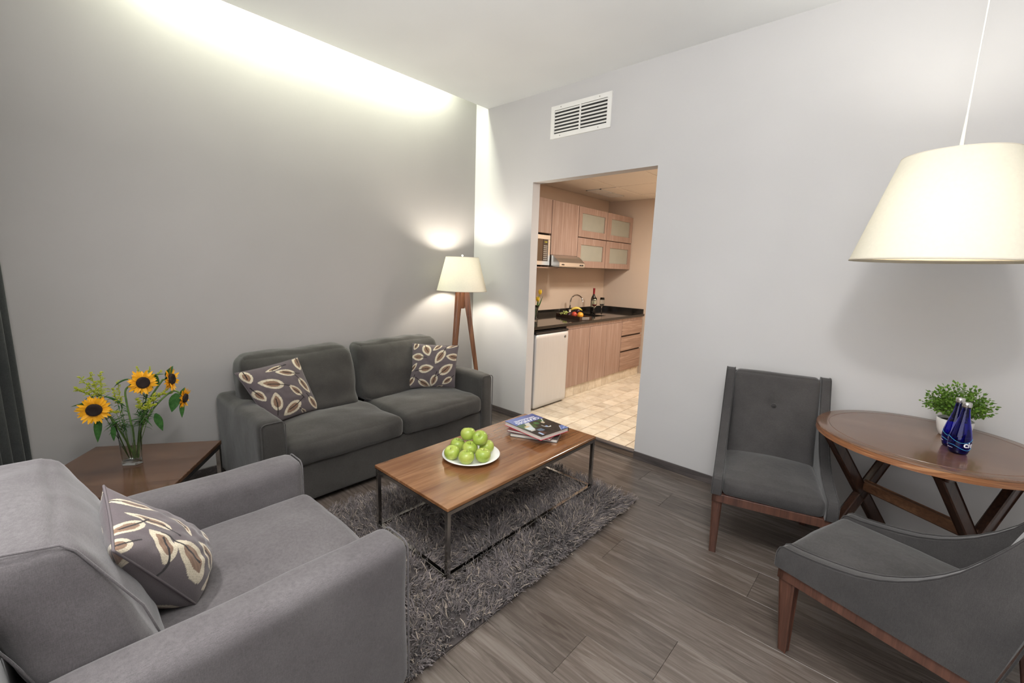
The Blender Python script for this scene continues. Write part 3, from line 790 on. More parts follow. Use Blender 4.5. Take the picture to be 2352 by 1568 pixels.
# ------------------------------------------------------------------ round table
TCX, TCY, TR, RZ = 3.7395, -.452, .4405, .750
t = empty('round_table', (TCX, TCY, FZ), 'round walnut dining table with crossed dark legs against the pale wall', 'table')
h = RZ - FZ
gr = .052
G().lathe([(0, h - .006), (TR - gr - .004, h - .006), (TR - gr - .004, h), (0, h)][:0] + [(0, h - .036), (TR - .012, h - .036), (TR - .004, h - .030), (TR, h - .022), (TR, h - .005), (TR - .003, h - .001), (TR - .006, h), (TR - gr, h), (TR - gr - .001, h - .0015), (TR - gr - .003, h - .0015), (TR - gr - .004, h), (0, h)], 96, cap=False).obj('tabletop', M_walnutR, t, ang=35)
g = G()
n = 96; vs = []; fs = []
for i in range(n):
    a = 2 * pi * i / n
    for r_, z in ((TR + .0012, h - .006), (TR + .0012, h - .034)): vs.append((r_ * cos(a), r_ * sin(a), z))
for i in range(n): fs.append((2 * i, 2 * i + 1, (2 * i + 3) % (2 * n), (2 * i + 2) % (2 * n)))
g.add(vs, fs); g.obj('edge_band', M_edge, t, True)
sd = Vector((.53, .848, 0)); ax = Vector((.848, -.53, 0)); cr = .242; hx = .39 - FZ
for sg in (-1, 1):
    c = ax * (sg * cr)
    for q in (-1, 1):
        top = c + sd * (q * .300) + Vector((0, 0, h - .036)); bot = c - sd * (q * .325)
        G().bar(bot, top, .062, .040, side=ax.cross(Vector((0, 0, 1))), ch=.003).obj('leg', M_dleg, t)
    G().box((-.31, -.03, h - .060), (.31, .03, h - .036), .003, Matrix.Translation(c) @ Matrix.Rotation(math.atan2(sd.y, sd.x), 4, 'Z')).obj('cleat', M_dleg, t)
G().bar(ax * -cr + Vector((0, 0, hx)), ax * cr + Vector((0, 0, hx)), .042, .055, side=sd).obj('stretcher', wood('stretcher_walnut', [(.07, .03, .015), (.13, .06, .03), (.20, .10, .05)], 'X', 1.2, .35, .2), t)

# ------------------------------------------------------------------ upholstered side chairs
def side_chair(t):
    """local axes: x across the front (0 = left front corner as seen from the front), y to the back, z up from the floor"""
    K = 1.0373; WD = .553 * K; PT = .052 * K
    top = [(0, .405), (.006, .436), (.02, .449), (.07, .452), (.133, .461), (.20, .474), (.262, .490), (.32, .514), (.37, .543), (.415, .576), (.46, .618), (.50, .664), (.534, .715), (.57, .775), (.60, .830), (.63, .888), (.645, .912), (.665, .922)]
    back = [(.700, .918), (.705, .90), (.690, .80), (.66, .62), (.63, .46), (.61, .37)]
    tops = [(-.001, .395), (.001, .420), (.008, .440), (.022, .450)] + top[3:] + back[:2]
    m = len(tops)
    bots = [(0.0, .357)] + [(.006 + .594 * (i / (m - 1)) ** 1.05, .357) for i in range(1, m)]
    TP_ = [Vector((0, a * K, b * K)) for a, b in tops]; BP_ = [Vector((0, a * K, b * K)) for a, b in bots]
    xs = [(0, .009, 0), (.003, .002, 0), (.009, 0, 0), (PT - .009, 0, 0), (PT - .003, .002, 0), (PT, .009, 0)]
    for side in (0, 1):
        x0 = 0 if side == 0 else WD - PT; vs = []; fs = []
        for i in range(m):
            d = (BP_[i] - TP_[i]).normalized()
            ring = [TP_[i] + d * q + Vector((x0 + xo, 0, 0)) for xo, q, _ in xs] + [BP_[i] + Vector((x0 + PT, 0, 0)), BP_[i] + Vector((x0, 0, 0))]
            vs += ring
        n8 = 8
        for i in range(m - 1):
            for k in range(n8): fs.append((i * n8 + k, i * n8 + (k + 1) % n8, (i + 1) * n8 + (k + 1) % n8, (i + 1) * n8 + k))
        fs.append(tuple(range(n8 - 1, -1, -1))); fs.append(tuple((m - 1) * n8 + k for k in range(n8)))
        bm = bmesh.new(); vv = [bm.verts.new(v) for v in vs]
        for f in fs: bm.faces.new([vv[i] for i in f])
        bmesh.ops.recalc_face_normals(bm, faces=bm.faces[:])
        me = bpy.data.meshes.new('side_panel'); bm.to_mesh(me); bm.free(); me.shade_smooth(); me.set_sharp_from_angle(angle=radians(24))
        p = link('side_panel', me, M_chair, t)
        for xo in (.004, PT - .004):
            pts = [(x0 + xo, BP_[0].y - .001, BP_[0].z + .004)] + [(x0 + xo, v.y, v.z) for v in TP_] + [(x0 + xo, back[j][0] * K, back[j][1] * K) for j in range(2, 6)]
            G().tube(pts, .0036, 6).obj('piping', M_pipe, p, True)
    # seat
    softobj('seat', (PT - .002, .004, .357 * K), (WD - PT + .002, .56 * K, .445 * K), M_chair, t, .028, (22, 24, 8), puff=(0, .010, .024), wr=.004, wf=5, seed=21)
    # inner back, buttoned
    w2 = WD - 2 * PT
    BZ = .735 * K
    def bk(p, q):
        hgt = (q[2] + 1) / 2
        y = p.y + (.0 + .215 * hgt - .03 * hgt * hgt) * K
        if q[1] < -.3:
            d2 = (p.x / .055) ** 2 + ((p.z + .495 * K * .5 - (BZ - .42 * K)) / .055) ** 2
            y += .020 * math.exp(-d2) + .006 * math.exp(-abs(p.x) / .012) * math.exp(-abs(p.z + .495 * K * .5 - (BZ - .42 * K)) / .16)
        return (p.x, y, p.z)
    softobj('backrest', (PT - .002, .445 * K, .42 * K), (WD - PT + .002, .535 * K, .915 * K), M_chair, t, .03, (30, 10, 34), puff=(0, .018, .004), wr=.003, wf=5, seed=22, fn=bk)
    fr = (BZ / K - .42) / .495
    by = .445 * K + (.215 * fr - .03 * fr * fr) * K - .018 + .016
    vs, fs = softbox((.026, .012, .026), .006, (6, 6, 6))
    G().lathe([(0, -.008), (.009, -.0072), (.0145, -.004), (.016, 0), (.012, .003), (0, .004)], 18, M=Matrix.Translation((WD / 2, by, BZ)) @ Matrix.Rotation(-pi / 2, 4, 'X')).obj('button', M_pipe, t, True)
    # outer back
    g = G(); g.add([(PT*.5, .600 * K, .36 * K), (WD - PT*.5, .600 * K, .36 * K), (WD - PT*.5, .695 * K, .905 * K), (PT*.5, .695 * K, .905 * K), (PT*.5, .58 * K, .36 * K), (WD - PT*.5, .58 * K, .36 * K), (WD - PT*.5, .67 * K, .905 * K), (PT*.5, .67 * K, .905 * K)], [(0, 3, 2, 1), (4, 5, 6, 7), (0, 1, 5, 4), (2, 3, 7, 6), (1, 2, 6, 5), (0, 4, 7, 3)])
    g.obj('outer_back', M_chair, t)
    # rails and legs
    z0, z1 = .312 * K, .358 * K; LW = .052 * K
    g = G(); g.box((.008, .010, z0), (WD - .008, .036, z1), .003); g.box((.008, .57 * K, z0), (WD - .008, .595 * K, z1), .003)
    g.box((.008, .010, z0), (.034, .595 * K, z1), .003); g.box((WD - .034, .010, z0), (WD - .008, .595 * K, z1), .003)
    g.obj('seat_rail', M_red, t)
    for sx in (0, 1):
        xa = .008 + LW / 2 if sx == 0 else WD - .008 - LW / 2
        xb = xa + (.006 if sx == 0 else -.006)
        G().bar((xa, .010 + LW * .62, z1 - .004), (xb, .060, 0), LW, LW * 1.25, .034, .032, side=(1, 0, 0)).obj('leg', M_red, t)
        G().bar((xa, .575 * K, z1 - .004), (xb, .635 * K, 0), LW * .85, LW * .9, .032, .032, side=(1, 0, 0)).obj('leg', M_red, t)
def chair_at(o, ang, label):
    K = 1.0373
    x = 3.583 + (o[0] - 3.583) * K; y = -3.3106 + (o[1] + 3.3106) * K
    t = empty('side_chair', (x, y, FZ), label, 'chair', 'grey side chairs at the round table', radians(ang)); side_chair(t); return t
chair_at((2.945, -.985), 14.5, 'grey armless chair facing the room with its buttoned back to the pale wall')
c2 = chair_at((3.33 + .553 * .32, -1.405 + .553 * .947), -108.6, 'grey armless chair in the near right foreground, seen from its side')

# ------------------------------------------------------------------ lamps
def cone_shade(g, r0, z0, r1, z1, th=.0015, n=72):
    g.lathe([(r0, z0), (r1, z1), (r1 - th, z1), (r0 - th, z0), (r0, z0)], n, cap=False); return g
def bulb_mat(name, watts, area, col):
    x = NT(name); x.bs.inputs['Base Color'].default_value = (.9, .9, .85, 1)
    x.bs.inputs['Emission Color'].default_value = (*col, 1); x.bs.inputs['Emission Strength'].default_value = watts / (pi * area); return x.m
LX, LY = .300, -.430
t = empty('floor_lamp', (LX, LY, FZ), 'tripod floor lamp of walnut with a lit cream shade in the room corner', 'lamp')
cone_shade(G(), .246, 1.262 - FZ, .160, 1.590 - FZ).obj('lamp_shade', M_shade, t, True)
G().lathe([(.2465, 1.262 - FZ), (.2475, 1.262 - FZ), (.2460, 1.269 - FZ), (.245, 1.269 - FZ)], 72, cap=False).obj('shade_trim', M_trimw, t, True)
G().lathe([(.1605, 1.585 - FZ), (.161, 1.590 - FZ), (.1585, 1.591 - FZ)], 72, cap=False).obj('shade_trim', M_trimw, t, True)
dv = Vector((LX - 3.583, LY + 3.3106, 0)).normalized(); lv = Vector((-dv.y, dv.x, 0))
zt = 1.285 - FZ
feet = [lv * -.232, lv * .112 - dv * .105, lv * .112 + dv * .150]
for k, f in enumerate(feet):
    u_ = f.normalized(); f = Vector((f.x, f.y, 0))
    g = G()
    sdv = Vector((0, 0, 1)).cross(u_)
    g.bar(u_ * .036 + Vector((0, 0, zt)), u_ * .036 + (f - u_ * .036) * .20 + Vector((0, 0, zt * .80)), .046, .066, .044, .052, side=sdv)
    g.bar(u_ * .036 + (f - u_ * .036) * .20 + Vector((0, 0, zt * .80)), f, .044, .050, .030, .032, side=sdv)
    g.obj('leg', M_lampw, t)
G().lathe([(.0, zt - .20), (.030, zt - .195), (.034, zt - .17), (.034, zt + .002), (0, zt + .002)], 20, cap=False).obj('hub', M_lampw, t, ang=40)
G().lathe([(.008, zt), (.008, zt + .06), (.018, zt + .065), (.018, zt + .11), (0, zt + .112)], 16).obj('socket', M_screw, t)
vs = [(0, zt + .11), (.014, zt + .115), (.018, zt + .14), (.031, zt + .18), (.033, zt + .205), (.024, zt + .235), (0, zt + .245)]
G().lathe([(r, z) for r, z in vs], 20, cap=False).obj('bulb', bulb_mat('floor_lamp_glow', FLOORLAMP_W, .019, (1, .93, .80)), t, True)
g = G()
for a in (0, 2.094, 4.189): g.tube([(0, 0, 1.585 - FZ), (.159 * cos(a), .159 * sin(a), 1.585 - FZ)], .002, 6)
g.obj('shade_spider', M_screw, t)
G().lathe([(.003, 0), (.003, .012), (.009, .015), (.011, .022), (.007, .029), (0, .031)], 14, (0, 0, 1.585 - FZ)).obj('finial', M_white, t, True)

PX, PY = 3.660, -.612
t = empty('pendant_lamp', (PX, PY, 1.590), 'large cream drum pendant lamp hanging over the round table', 'lamp')
cone_shade(G(), .318, 0, .187, .441, .002, 96).obj('lamp_shade', M_shade, t, True)
G().lathe([(.3185, 0), (.3195, 0), (.3165, .009), (.3155, .009)], 96, cap=False).obj('shade_trim', M_trimw, t, True)
G().lathe([(.1875, .437), (.188, .442), (.1855, .443)], 96, cap=False).obj('shade_trim', M_trimw, t, True)
G().lathe([(.308, .012), (.308, .014), (0, .014)], 72, cap=False).obj('diffuser', shade_mat('diffuser_cloth', (.62, .56, .44), .22), t)
G().tube([(0, 0, .30), (0, 0, CZ - 1.590 - .02)], .0032, 8).obj('cord', M_white, t, True)
G().lathe([(.012, .33), (.017, .35), (.017, .41), (.008, .43), (.0045, .58), (.0035, .62)], 16).obj('cord_grip', M_white, t, True)
G().lathe([(0, .185), (.03, .20), (.040, .235), (.036, .27), (.020, .31), (.016, .335), (0, .335)], 20, cap=False).obj('bulb', bulb_mat('pendant_glow', PENDANT_W, .024, (1, .97, .88)), t, True)
g = G()
for a in (.3, .3 + 2.094, .3 + 4.189): g.tube([(0, 0, .40), (.186 * cos(a), .186 * sin(a), .436)], .002, 6)
g.obj('shade_spider', M_screw, t)
G().lathe([(.05, CZ - 1.59 - .022), (.05, CZ - 1.59 - .004), (.046, CZ - 1.59)], 30).obj('canopy', M_white, t, ang=40)

# ------------------------------------------------------------------ curtain
t = empty('curtain', (.5, -3.52, FZ), 'dark grey full height curtain hanging at the left end of the window', 'curtain')
nx_, nz_ = 220, 24; vs = []; fs = []
for i in range(nx_ + 1):
    s_ = i / nx_; x_ = .035 + s_ * .95
    for k in range(nz_ + 1):
        zf = k / nz_
        amp = .052 + .018 * (1 - zf)
        y_ = -3.475 - .19 * s_ + amp * sin(s_ * 2 * pi * 7.5 + 1.35 + .3 * sin(zf * 3)) + .012 * sin(s_ * 2 * pi * 17 + zf * 2)
        vs.append((x_ - .5, y_ + 3.52, .006 + zf * (3.05 - FZ)))
for i in range(nx_):
    for k in range(nz_):
        a = i * (nz_ + 1) + k; fs.append((a, a + nz_ + 1, a + nz_ + 2, a + 1))
me = mesh('cloth', vs, fs, True); o = link('cloth', me, M_curt, t); md = o.modifiers.new('s', 'SOLIDIFY'); md.thickness = .004
G().tube([(-.48, .04, 3.05 - FZ + .005), (.5, -.15, 3.05 - FZ + .005)], .010, 10).obj('rail', M_white, t)

# ------------------------------------------------------------------ plate of apples
PCX, PCY = 1.748, -1.608
t = empty('plate', (PCX, PCY, TZ), 'round white plate holding the green apples on the coffee table', 'plate')
G().lathe([(0, .001), (.085, .001), (.090, .0), (.095, .002), (.130, .009), (.172, .024), (.175, .027), (.173, .029), (.128, .0145), (.094, .0075), (0, .0065)], 72, cap=False).obj('dish', M_ceram, t, True)
def apple_mesh():
    n, m = 36, 22; vs = []; fs = []
    for j in range(m + 1):
        ph = pi * j / m
        for i in range(n):
            th = 2 * pi * i / n
            r = .0405 * (sin(ph) ** .82) * (1 + .05 * cos(ph) - .02 * cos(2 * ph)) * (1 + .018 * cos(5 * th) * sin(ph / 2) ** 4 + .014 * sin(th + 1))
            z = .0365 * cos(ph)
            z -= .0135 * math.exp(-(r / .0125) ** 2) if ph < pi / 2 else -.008 * math.exp(-(r / .010) ** 2)
            vs.append((r * cos(th), r * sin(th), z))
    for j in range(m):
        for i in range(n):
            a = j * n + i; b = j * n + (i + 1) % n; fs.append((a, a + n, b + n, b))
    return mesh('flesh', vs, fs, True)
AM = apple_mesh(); AM.materials.append(M_apple)
gs = G().tube([(0, 0, .018), (.001, 0, .028), (.004, .001, .037)], [.0011, .001, .0016], 6); SMesh = mesh('stalk', gs.v, gs.f, True); SMesh.materials.append(M_stalk)
AP = [((1.708, -1.726, .414), (.45, .1, 0), 'front left green apple on the plate, turned stalk up'),
      ((1.812, -1.706, .4125), (-.06, .05, 1), 'green apple at the front rim of the plate, nearest the camera'),
      ((1.862, -1.620, .4135), (.12, .08, 2), 'right hand green apple at the front of the plate'),
      ((1.650, -1.630, .415), (.18, -.15, 3), 'shaded green apple at the back left of the plate'),
      ((1.793, -1.520, .4145), (.3, .5, 4), 'green apple at the right rear of the plate, half hidden'),
      ((1.752, -1.622, .424), (-.15, .1, 5), 'middle green apple sunk between the others'),
      ((1.695, -1.588, .488), (-.35, .25, 1.4), 'topmost green apple of the pile, stalk turned away'),
      ((1.786, -1.572, .484), (.62, .45, -.2), 'second highest green apple of the pile, showing its stalk hollow')]
for k, (p, r_, lb) in enumerate(AP):
    a = empty('apple', p, lb, 'apple', 'green apples on the plate'); a.rotation_euler = r_; a.scale = (1.12, 1.12, 1.12)
    link('flesh', AM, None, a); link('stalk', SMesh, None, a)

# ------------------------------------------------------------------ books
def book(label, cx, cy, z0, w, d, th, ang, mc_top, mc_bot, mc_spine, spine='N'):
    """w along local x, d along local y; the spine lies on the +y side"""
    t = empty('book', (cx, cy, z0), label, 'book', 'books stacked on the coffee table', radians(ang))
    G().box((-w / 2, -d / 2, 0), (w / 2, d / 2, .0028), .0008).obj('back_cover', mc_bot, t)
    G().box((-w / 2 + .004, -d / 2 + .004, .0028), (w / 2 - .004, d / 2 - .003, th - .0028), 0).obj('pages', M_pages, t)
    if mc_top is not None: G().box((-w / 2, -d / 2, th - .0028), (w / 2, d / 2, th), .0008).obj('front_cover', mc_top, t)
    G().box((-w / 2, d / 2 - .0025, 0), (w / 2, d / 2 + .0015, th), .0010).obj('spine', mc_spine, t)
    return t
a = radians(26); w, d = .330, .255; R_ = Vector((1.982, -1.048))
c = R_ - Vector((cos(a), sin(a))) * w / 2 + Vector((-sin(a), cos(a))) * d / 2
b3 = book('bottom book of the stack, thick white pages between black covers', c.x, c.y, TZ, w, d, .024, 26, plain('grey_cover', (.08, .075, .07), .25), M_blk, M_blk)
a = radians(15.5); w, d = .322, .250; R_ = Vector((1.960, -1.098))
c = R_ - Vector((cos(a), sin(a))) * w / 2 + Vector((-sin(a), cos(a))) * d / 2
b2 = book('middle book of the stack with thin maroon covers', c.x, c.y, TZ + .0243, w, d, .0175, 15.5, M_dred, M_dred, M_dred)
# top book: printed cover.  local x: from the title edge to the far edge, local y towards the spine
w, d, th = .357, .272, .031
b1 = empty('book', (1.781, -1.026, TZ + .0421), 'top book of the stack with a blue titled restaurant photo cover', 'book', 'books stacked on the coffee table', radians(-5.6))
G().box((-w / 2, -d / 2, 0), (w / 2, d / 2, .0028), .0008).obj('back_cover', M_redc, b1)
G().box((-w / 2 + .004, -d / 2 + .004, .0028), (w / 2 - .004, d / 2 - .003, th - .0028), 0).obj('pages', M_pages, b1)
nx_, ny_ = 170, 130; X_, Y_ = np.meshgrid(np.linspace(0, 1, nx_ + 1), np.linspace(0, 1, ny_ + 1), indexing='ij')
V_ = np.stack([(X_ - .5) * w, (Y_ - .5) * d, np.full(X_.shape, th)], -1).reshape(-1, 3)
I_ = np.arange((nx_ + 1) * (ny_ + 1)).reshape(nx_ + 1, ny_ + 1)
F_ = np.stack([I_[:-1, :-1], I_[1:, :-1], I_[1:, 1:], I_[:-1, 1:]], -1).reshape(-1, 4)
C_ = np.zeros(X_.shape + (4,)); C_[..., 3] = 1
def put(mask, c): C_[mask, :3] = c
put(X_ < 2, (.030, .026, .024))
put(X_ < .34, (.085, .125, .36)); put((X_ < .34) & (Y_ > .6), (.075, .10, .30))
ph = X_ >= .34
put(ph & (Y_ < .42) & (X_ < .62) & (Y_ < .62 - (X_ - .34) * .7), (.035, .095, .03))
put(ph & (np.hypot(X_ - .40, (Y_ - .80) * .8) < .075), (.03, .10, .035)); put(ph & (np.hypot((X_ - .46) * 1.0, Y_ - .55) < .07), (.045, .15, .05))
put(ph & (abs((Y_ - .34) - (X_ - .36) * -.62) < .075) & (X_ < .72), (.55, .54, .50))
put(ph & (abs((Y_ - .90) - (X_ - .34) * -.9) < .018) & (X_ < .55), (.55, .55, .52))
put((X_ > .52) & (X_ < .66) & (Y_ > .06) & (Y_ < .26), (.58, .66, .70)); put((X_ > .46) & (X_ < .53) & (Y_ > .10) & (Y_ < .24), (.55, .42, .22))
q = np.hypot((X_ - .60) / 1.0, (Y_ - .66) / .8); put((q > .13) & (q < .16) & (X_ > .60) & (Y_ < .72), (.66, .64, .58))
put(np.hypot(X_ - .50, (Y_ - .74)) < .045, (.60, .50, .36)); put(np.hypot((X_ - .69), Y_ - .62) < .03, (.20, .32, .60))
put((X_ > .70) & (X_ < .82) & (Y_ > .22) & (Y_ < .40), (.12, .16, .22)); put((X_ > .80) & (Y_ > .14) & (Y_ < .28) & (X_ < .95) , (.10, .05, .045))
put((X_ > .84) & (X_ < .97) & (Y_ > .10) & (Y_ < .165), (.42, .55, .75))
put((X_ + Y_ > 1.72) & (X_ > .82), (.14, .19, .42)); put((abs(X_ + Y_ - 1.72) < .008) & (X_ > .82), (.6, .62, .68)); put((X_ + Y_ > 1.80) & (X_ > .86) & (np.sin(X_ * 80 + Y_ * 30) > .3), (.26, .34, .60))
me = np_mesh('front_cover', V_, F_, False); ca = me.color_attributes.new('Col', 'FLOAT_COLOR', 'POINT'); ca.data.foreach_set('color', C_.astype(np.float32).ravel())
cv = link('front_cover', me, M_cover, b1)
G().box((-w / 2, -d / 2, th - .0026), (w / 2, d / 2, th - .0001)).obj('cover_board', M_blk, b1)
G().box((-w / 2, d / 2 - .0025, 0), (w / 2, d / 2 + .0015, th), .0010).obj('spine', M_blk, b1)
for s_, sz, xx, mt in (('GRANDES', .049, -.088, M_ink), ('RESTAURANTES', .0275, -.122, M_ink)):
    link('title', text_mesh(s_, sz, .0002, bold=.0004), mt, b1, (xx, 0, th + .0003), (0, 0, radians(-90)))

# ------------------------------------------------------------------ bottles
bp = [(0, 0.002), (.026, 0), (.031, .004), (.0335, .012), (.0365, .028), (.0385, .045), (.0385, .060), (.036, .085), (.031, .110), (.0245, .138), (.0185, .165), (.0150, .190), (.0135, .205), (.0135, .216)]
def brad(z):
    for (r0, z0), (r1, z1) in zip(bp[1:], bp[2:]):
        if z0 <= z <= z1: return r0 + (r1 - r0) * (z - z0) / (z1 - z0)
    return .0385
def wrap(me, ang0, zc):
    for v in me.vertices:
        z = zc + v.co.y; a_ = ang0 + v.co.x / .0385; r = brad(z) + .0004 + v.co.z
        v.co = (r * cos(a_), r * sin(a_), z)
    return me
def bottle(x, y, rot, label):
    t = empty('water_bottle', (x, y, RZ), label, 'bottle', 'blue water bottles on the round table', rot)
    inner = [(max(r - .0028, 0), z + (.003 if i < 3 else 0)) for i, (r, z) in enumerate(bp)]
    G().lathe(bp + inner[::-1], 48, cap=False).obj('body', M_cobalt, t, True)
    G().lathe([(.0150, .214), (.0158, .216), (.0158, .230), (.0150, .233), (0, .234)], 28, cap=False).obj('cap', M_capm, t, ang=35)
    for k in range(2):
        me = text_mesh('ciel', .036, .0001, bold=.0009)
        for _ in range(1): pass
        link('lettering', wrap(me, k * pi, .050), M_ink, t)
        me = text_mesh('.', .05, .0001); bpy.data.meshes.remove(me)
        for off, am, zc in ((0, .009, .066), (1.9, -.009, .034)):
            pts = []
            for i in range(33):
                a_ = k * pi + pi * i / 32; z = zc + am * sin(2 * a_ * 1 + off); r = brad(z) + .0004; pts.append((r * cos(a_), r * sin(a_), z))
            G().tube(pts, .0007, 5).obj('wave_line', M_inkb, t, True)
        pts = [((brad(.028) + .0004) * cos(k * pi + 1.0 + i * .09), (brad(.028) + .0004) * sin(k * pi + 1.0 + i * .09), .028) for i in range(8)]
        G().tube(pts, .0006, 5).obj('underline', M_ink, t, True)
bottle(3.838, -.585, radians(-38), 'front blue glass water bottle with silver cap on the round table')
bottle(3.822, -.498, radians(-62), 'rear blue glass water bottle, partly hidden behind the front one')

# ------------------------------------------------------------------ potted plant
t = empty('potted_plant', (3.835, -.300, RZ), 'small leafy green plant in a white pot behind the blue bottles', 'plant')
G().lathe([(0, 0), (.044, 0), (.052, .006), (.060, .030), (.066, .060), (.068, .085), (.066, .088), (.063, .085), (.060, .060), (0, .058)], 48, cap=False).obj('pot', M_potm, t, True)
G().lathe([(0, .074), (.0625, .074)], 24, cap=False).obj('soil', plain('soil', (.03, .02, .012), .95), t)
r2 = np.random.default_rng(5); Vl = []; Fl = []; gst = G()
for k in range(300):
    u_ = r2.uniform(-.25, 1); a_ = r2.uniform(0, 2 * pi); rr_ = sqrt(1 - u_ * u_)
    d0 = Vector((rr_ * cos(a_), rr_ * sin(a_), u_ * .95)); rad = r2.uniform(.075, .132) if k > 60 else r2.uniform(.12, .14)
    base = Vector((0, 0, .085)); c0 = Vector((0, 0, .150)); tip = c0 + Vector((d0.x * rad * .97, d0.y * rad * .97, d0.z * rad * .88))
    midp = (base + tip) / 2 + Vector((d0.x, d0.y, .3)) * .015
    if k % 3 == 0: gst.tube([base, midp, tip], .0008, 4)
    for j in range(6):
        f = 1 - j * .085
        p = base.lerp(tip, f) if f > .5 else midp
        ph_ = j * 2.4 + k; out = d0.orthogonal().normalized(); out = Matrix.Rotation(ph_, 3, d0) @ out
        ld = (out * (.9 if j else .2) + d0 * (.55 if j else 1)).normalized(); sd_ = ld.cross(Vector((r2.normal(), r2.normal(), r2.normal()))).normalized()
        nn = ld.cross(sd_); ln = r2.uniform(.012, .0185); wd = ln * .36; b_ = len(Vl)
        Vl += [p, p + ld * ln * .45 + sd_ * wd + nn * .001, p + ld * ln, p + ld * ln * .45 - sd_ * wd + nn * .001, p + ld * ln * .5 - nn * .0015]
        Fl += [(b_, b_ + 1, b_ + 4), (b_ + 1, b_ + 2, b_ + 4), (b_ + 2, b_ + 3, b_ + 4), (b_ + 3, b_, b_ + 4)]
tag(link('leaves', np_mesh('leaves', np.array([tuple(v) for v in Vl]), np.array(Fl), False), M_leaf2, t), kind='stuff')
gst.obj('stems', M_stem, t, True)

# ------------------------------------------------------------------ vase with sunflowers
VC = Vector((.512, -3.022, TZ)); dV = Vector((VC.x - CAM.x, VC.y - CAM.y, 0)).normalized(); lV = Vector((-dV.y, dV.x, 0))
def vp(s, z, dep=0.0): return VC + lV * s + dV * dep + Vector((0, 0, z - TZ))       # place by sideways offset, height and depth
t = empty('vase', VC, 'clear glass vase of sunflowers on the corner side table', 'vase')
def hexo(k, q):   # elongated six sided foot print
    pts = [(.052, .0), (.030, .030), (-.030, .030), (-.052, .0), (-.030, -.030), (.030, -.030)]
    A_ = radians(52); return [((x * k - math.copysign(q, x)) * cos(A_) - (y * k) * (1 - q * 30) * sin(A_), (x * k - math.copysign(q, x)) * sin(A_) + (y * k) * (1 - q * 30) * cos(A_)) for x, y in pts]
def hexmesh(levels):
    vs = []; fs = []
    for k, q, z in levels: vs += [(x, y, z) for x, y in hexo(k, q)]
    m = len(levels)
    for j in range(m - 1):
        for i in range(6): fs.append((j * 6 + i, j * 6 + (i + 1) % 6, (j + 1) * 6 + (i + 1) % 6, (j + 1) * 6 + i))
    fs.append(tuple(range(5, -1, -1))); fs.append(tuple((m - 1) * 6 + i for i in range(6)))
    return vs, fs
vs, fs = hexmesh([(1, 0, 0.0005), (1.03, 0, .004), (1.0, 0, .014), (1.06, 0, .08), (1.24, 0, .232), (1.24, .0045, .232), (1.06, .0045, .08), (.98, .0045, .022)])
o = link('glass_body', mesh('glass_body', vs, fs), M_glass, t); bv = o.modifiers.new('b', 'BEVEL'); bv.width = .0012; bv.segments = 2; bv.limit_method = 'ANGLE'
GW = glass('water', (.97, 1, .98), 0, 1.33)

def leaf_geo(g, a, d, up, ln, wd, droop=.5, n=8):
    """leaf blade from a along d, bending down"""
    a = Vector(a); d = Vector(d).normalized(); up = Vector(up); b0 = len(g.v); side = d.cross(up).normalized(); up = side.cross(d).normalized()
    p = a; vs = []; fs = []; step = ln / n; cur = d.copy()
    for i in range(n + 1):
        s_ = i / n; wv = wd * (sin(pi * min(1, s_ * .98 + .02) ** .75)) ** .9 * (1 - s_ * .15)
        nn = side.cross(cur)
        vs += [p + side * wv / 2 + nn * wv * .16, p - nn * wv * .05, p - side * wv / 2 + nn * wv * .16]
        cur = (cur + Vector((0, 0, -1)) * droop / n * 2).normalized(); p = p + cur * step
    for i in range(n):
        for q in (0, 1): a_ = i * 3 + q; fs.append((a_, a_ + 1, a_ + 4, a_ + 3))
    g.add(vs, fs); return g
def petal_mesh(ln, wd, curl):
    vs = []; fs = []; n = 6
    for i in range(n + 1):
        s_ = i / n; wv = wd * (sin(pi * min(.97, .12 + s_ * .88))) ** .7; x = ln * s_; z = curl * s_ * s_ + .002 * sin(s_ * 5)
        vs += [(x, wv / 2, z + wv * .12), (x, 0, z), (x, -wv / 2, z + wv * .12)]
    for i in range(n):
        for q in (0, 1): a_ = i * 3 + q; fs.append((a_, a_ + 1, a_ + 4, a_ + 3))
    m = mesh('petal', vs, fs, True); m.materials.append(M_petal); return m
PM = [petal_mesh(.036, .013, .004), petal_mesh(.040, .0125, .009), petal_mesh(.033, .012, -.004), petal_mesh(.037, .014, .012)]
gd = G()
for j in range(10):
    pass
prof = [(0, .0085), (.008, .0095), (.014, .0115), (.019, .0125), (.0235, .0105), (.0265, .005), (.027, 0)]
gd.lathe(prof, 40, cap=False)
for k in range(160):
    r_ = .0265 * sqrt((k + .5) / 160); a_ = k * 2.39996; z_ = .0085 + .004 * math.exp(-((r_ - .018) / .006) ** 2) - (.007 if r_ > .0245 else 0)
    gd.box((r_ * cos(a_) - .0009, r_ * sin(a_) - .0009, z_ - .001), (r_ * cos(a_) + .0009, r_ * sin(a_) + .0009, z_ + .0018))
DM = mesh('disc', gd.v, gd.f, False); DM.materials.append(M_disc)
gc = G(); gc.lathe([(.008, -.020), (.018, -.014), (.030, -.004), (.034, 0)], 24, cap=False)
for k in range(18):
    a_ = 2 * pi * k / 18; leaf_geo(gc, (.022 * cos(a_), .022 * sin(a_), -.008), (cos(a_), sin(a_), -.1), (0, 0, 1), .030, .011, -.2, 4)
CM = mesh('calyx', gc.v, gc.f, True); CM.materials.append(M_leaf)
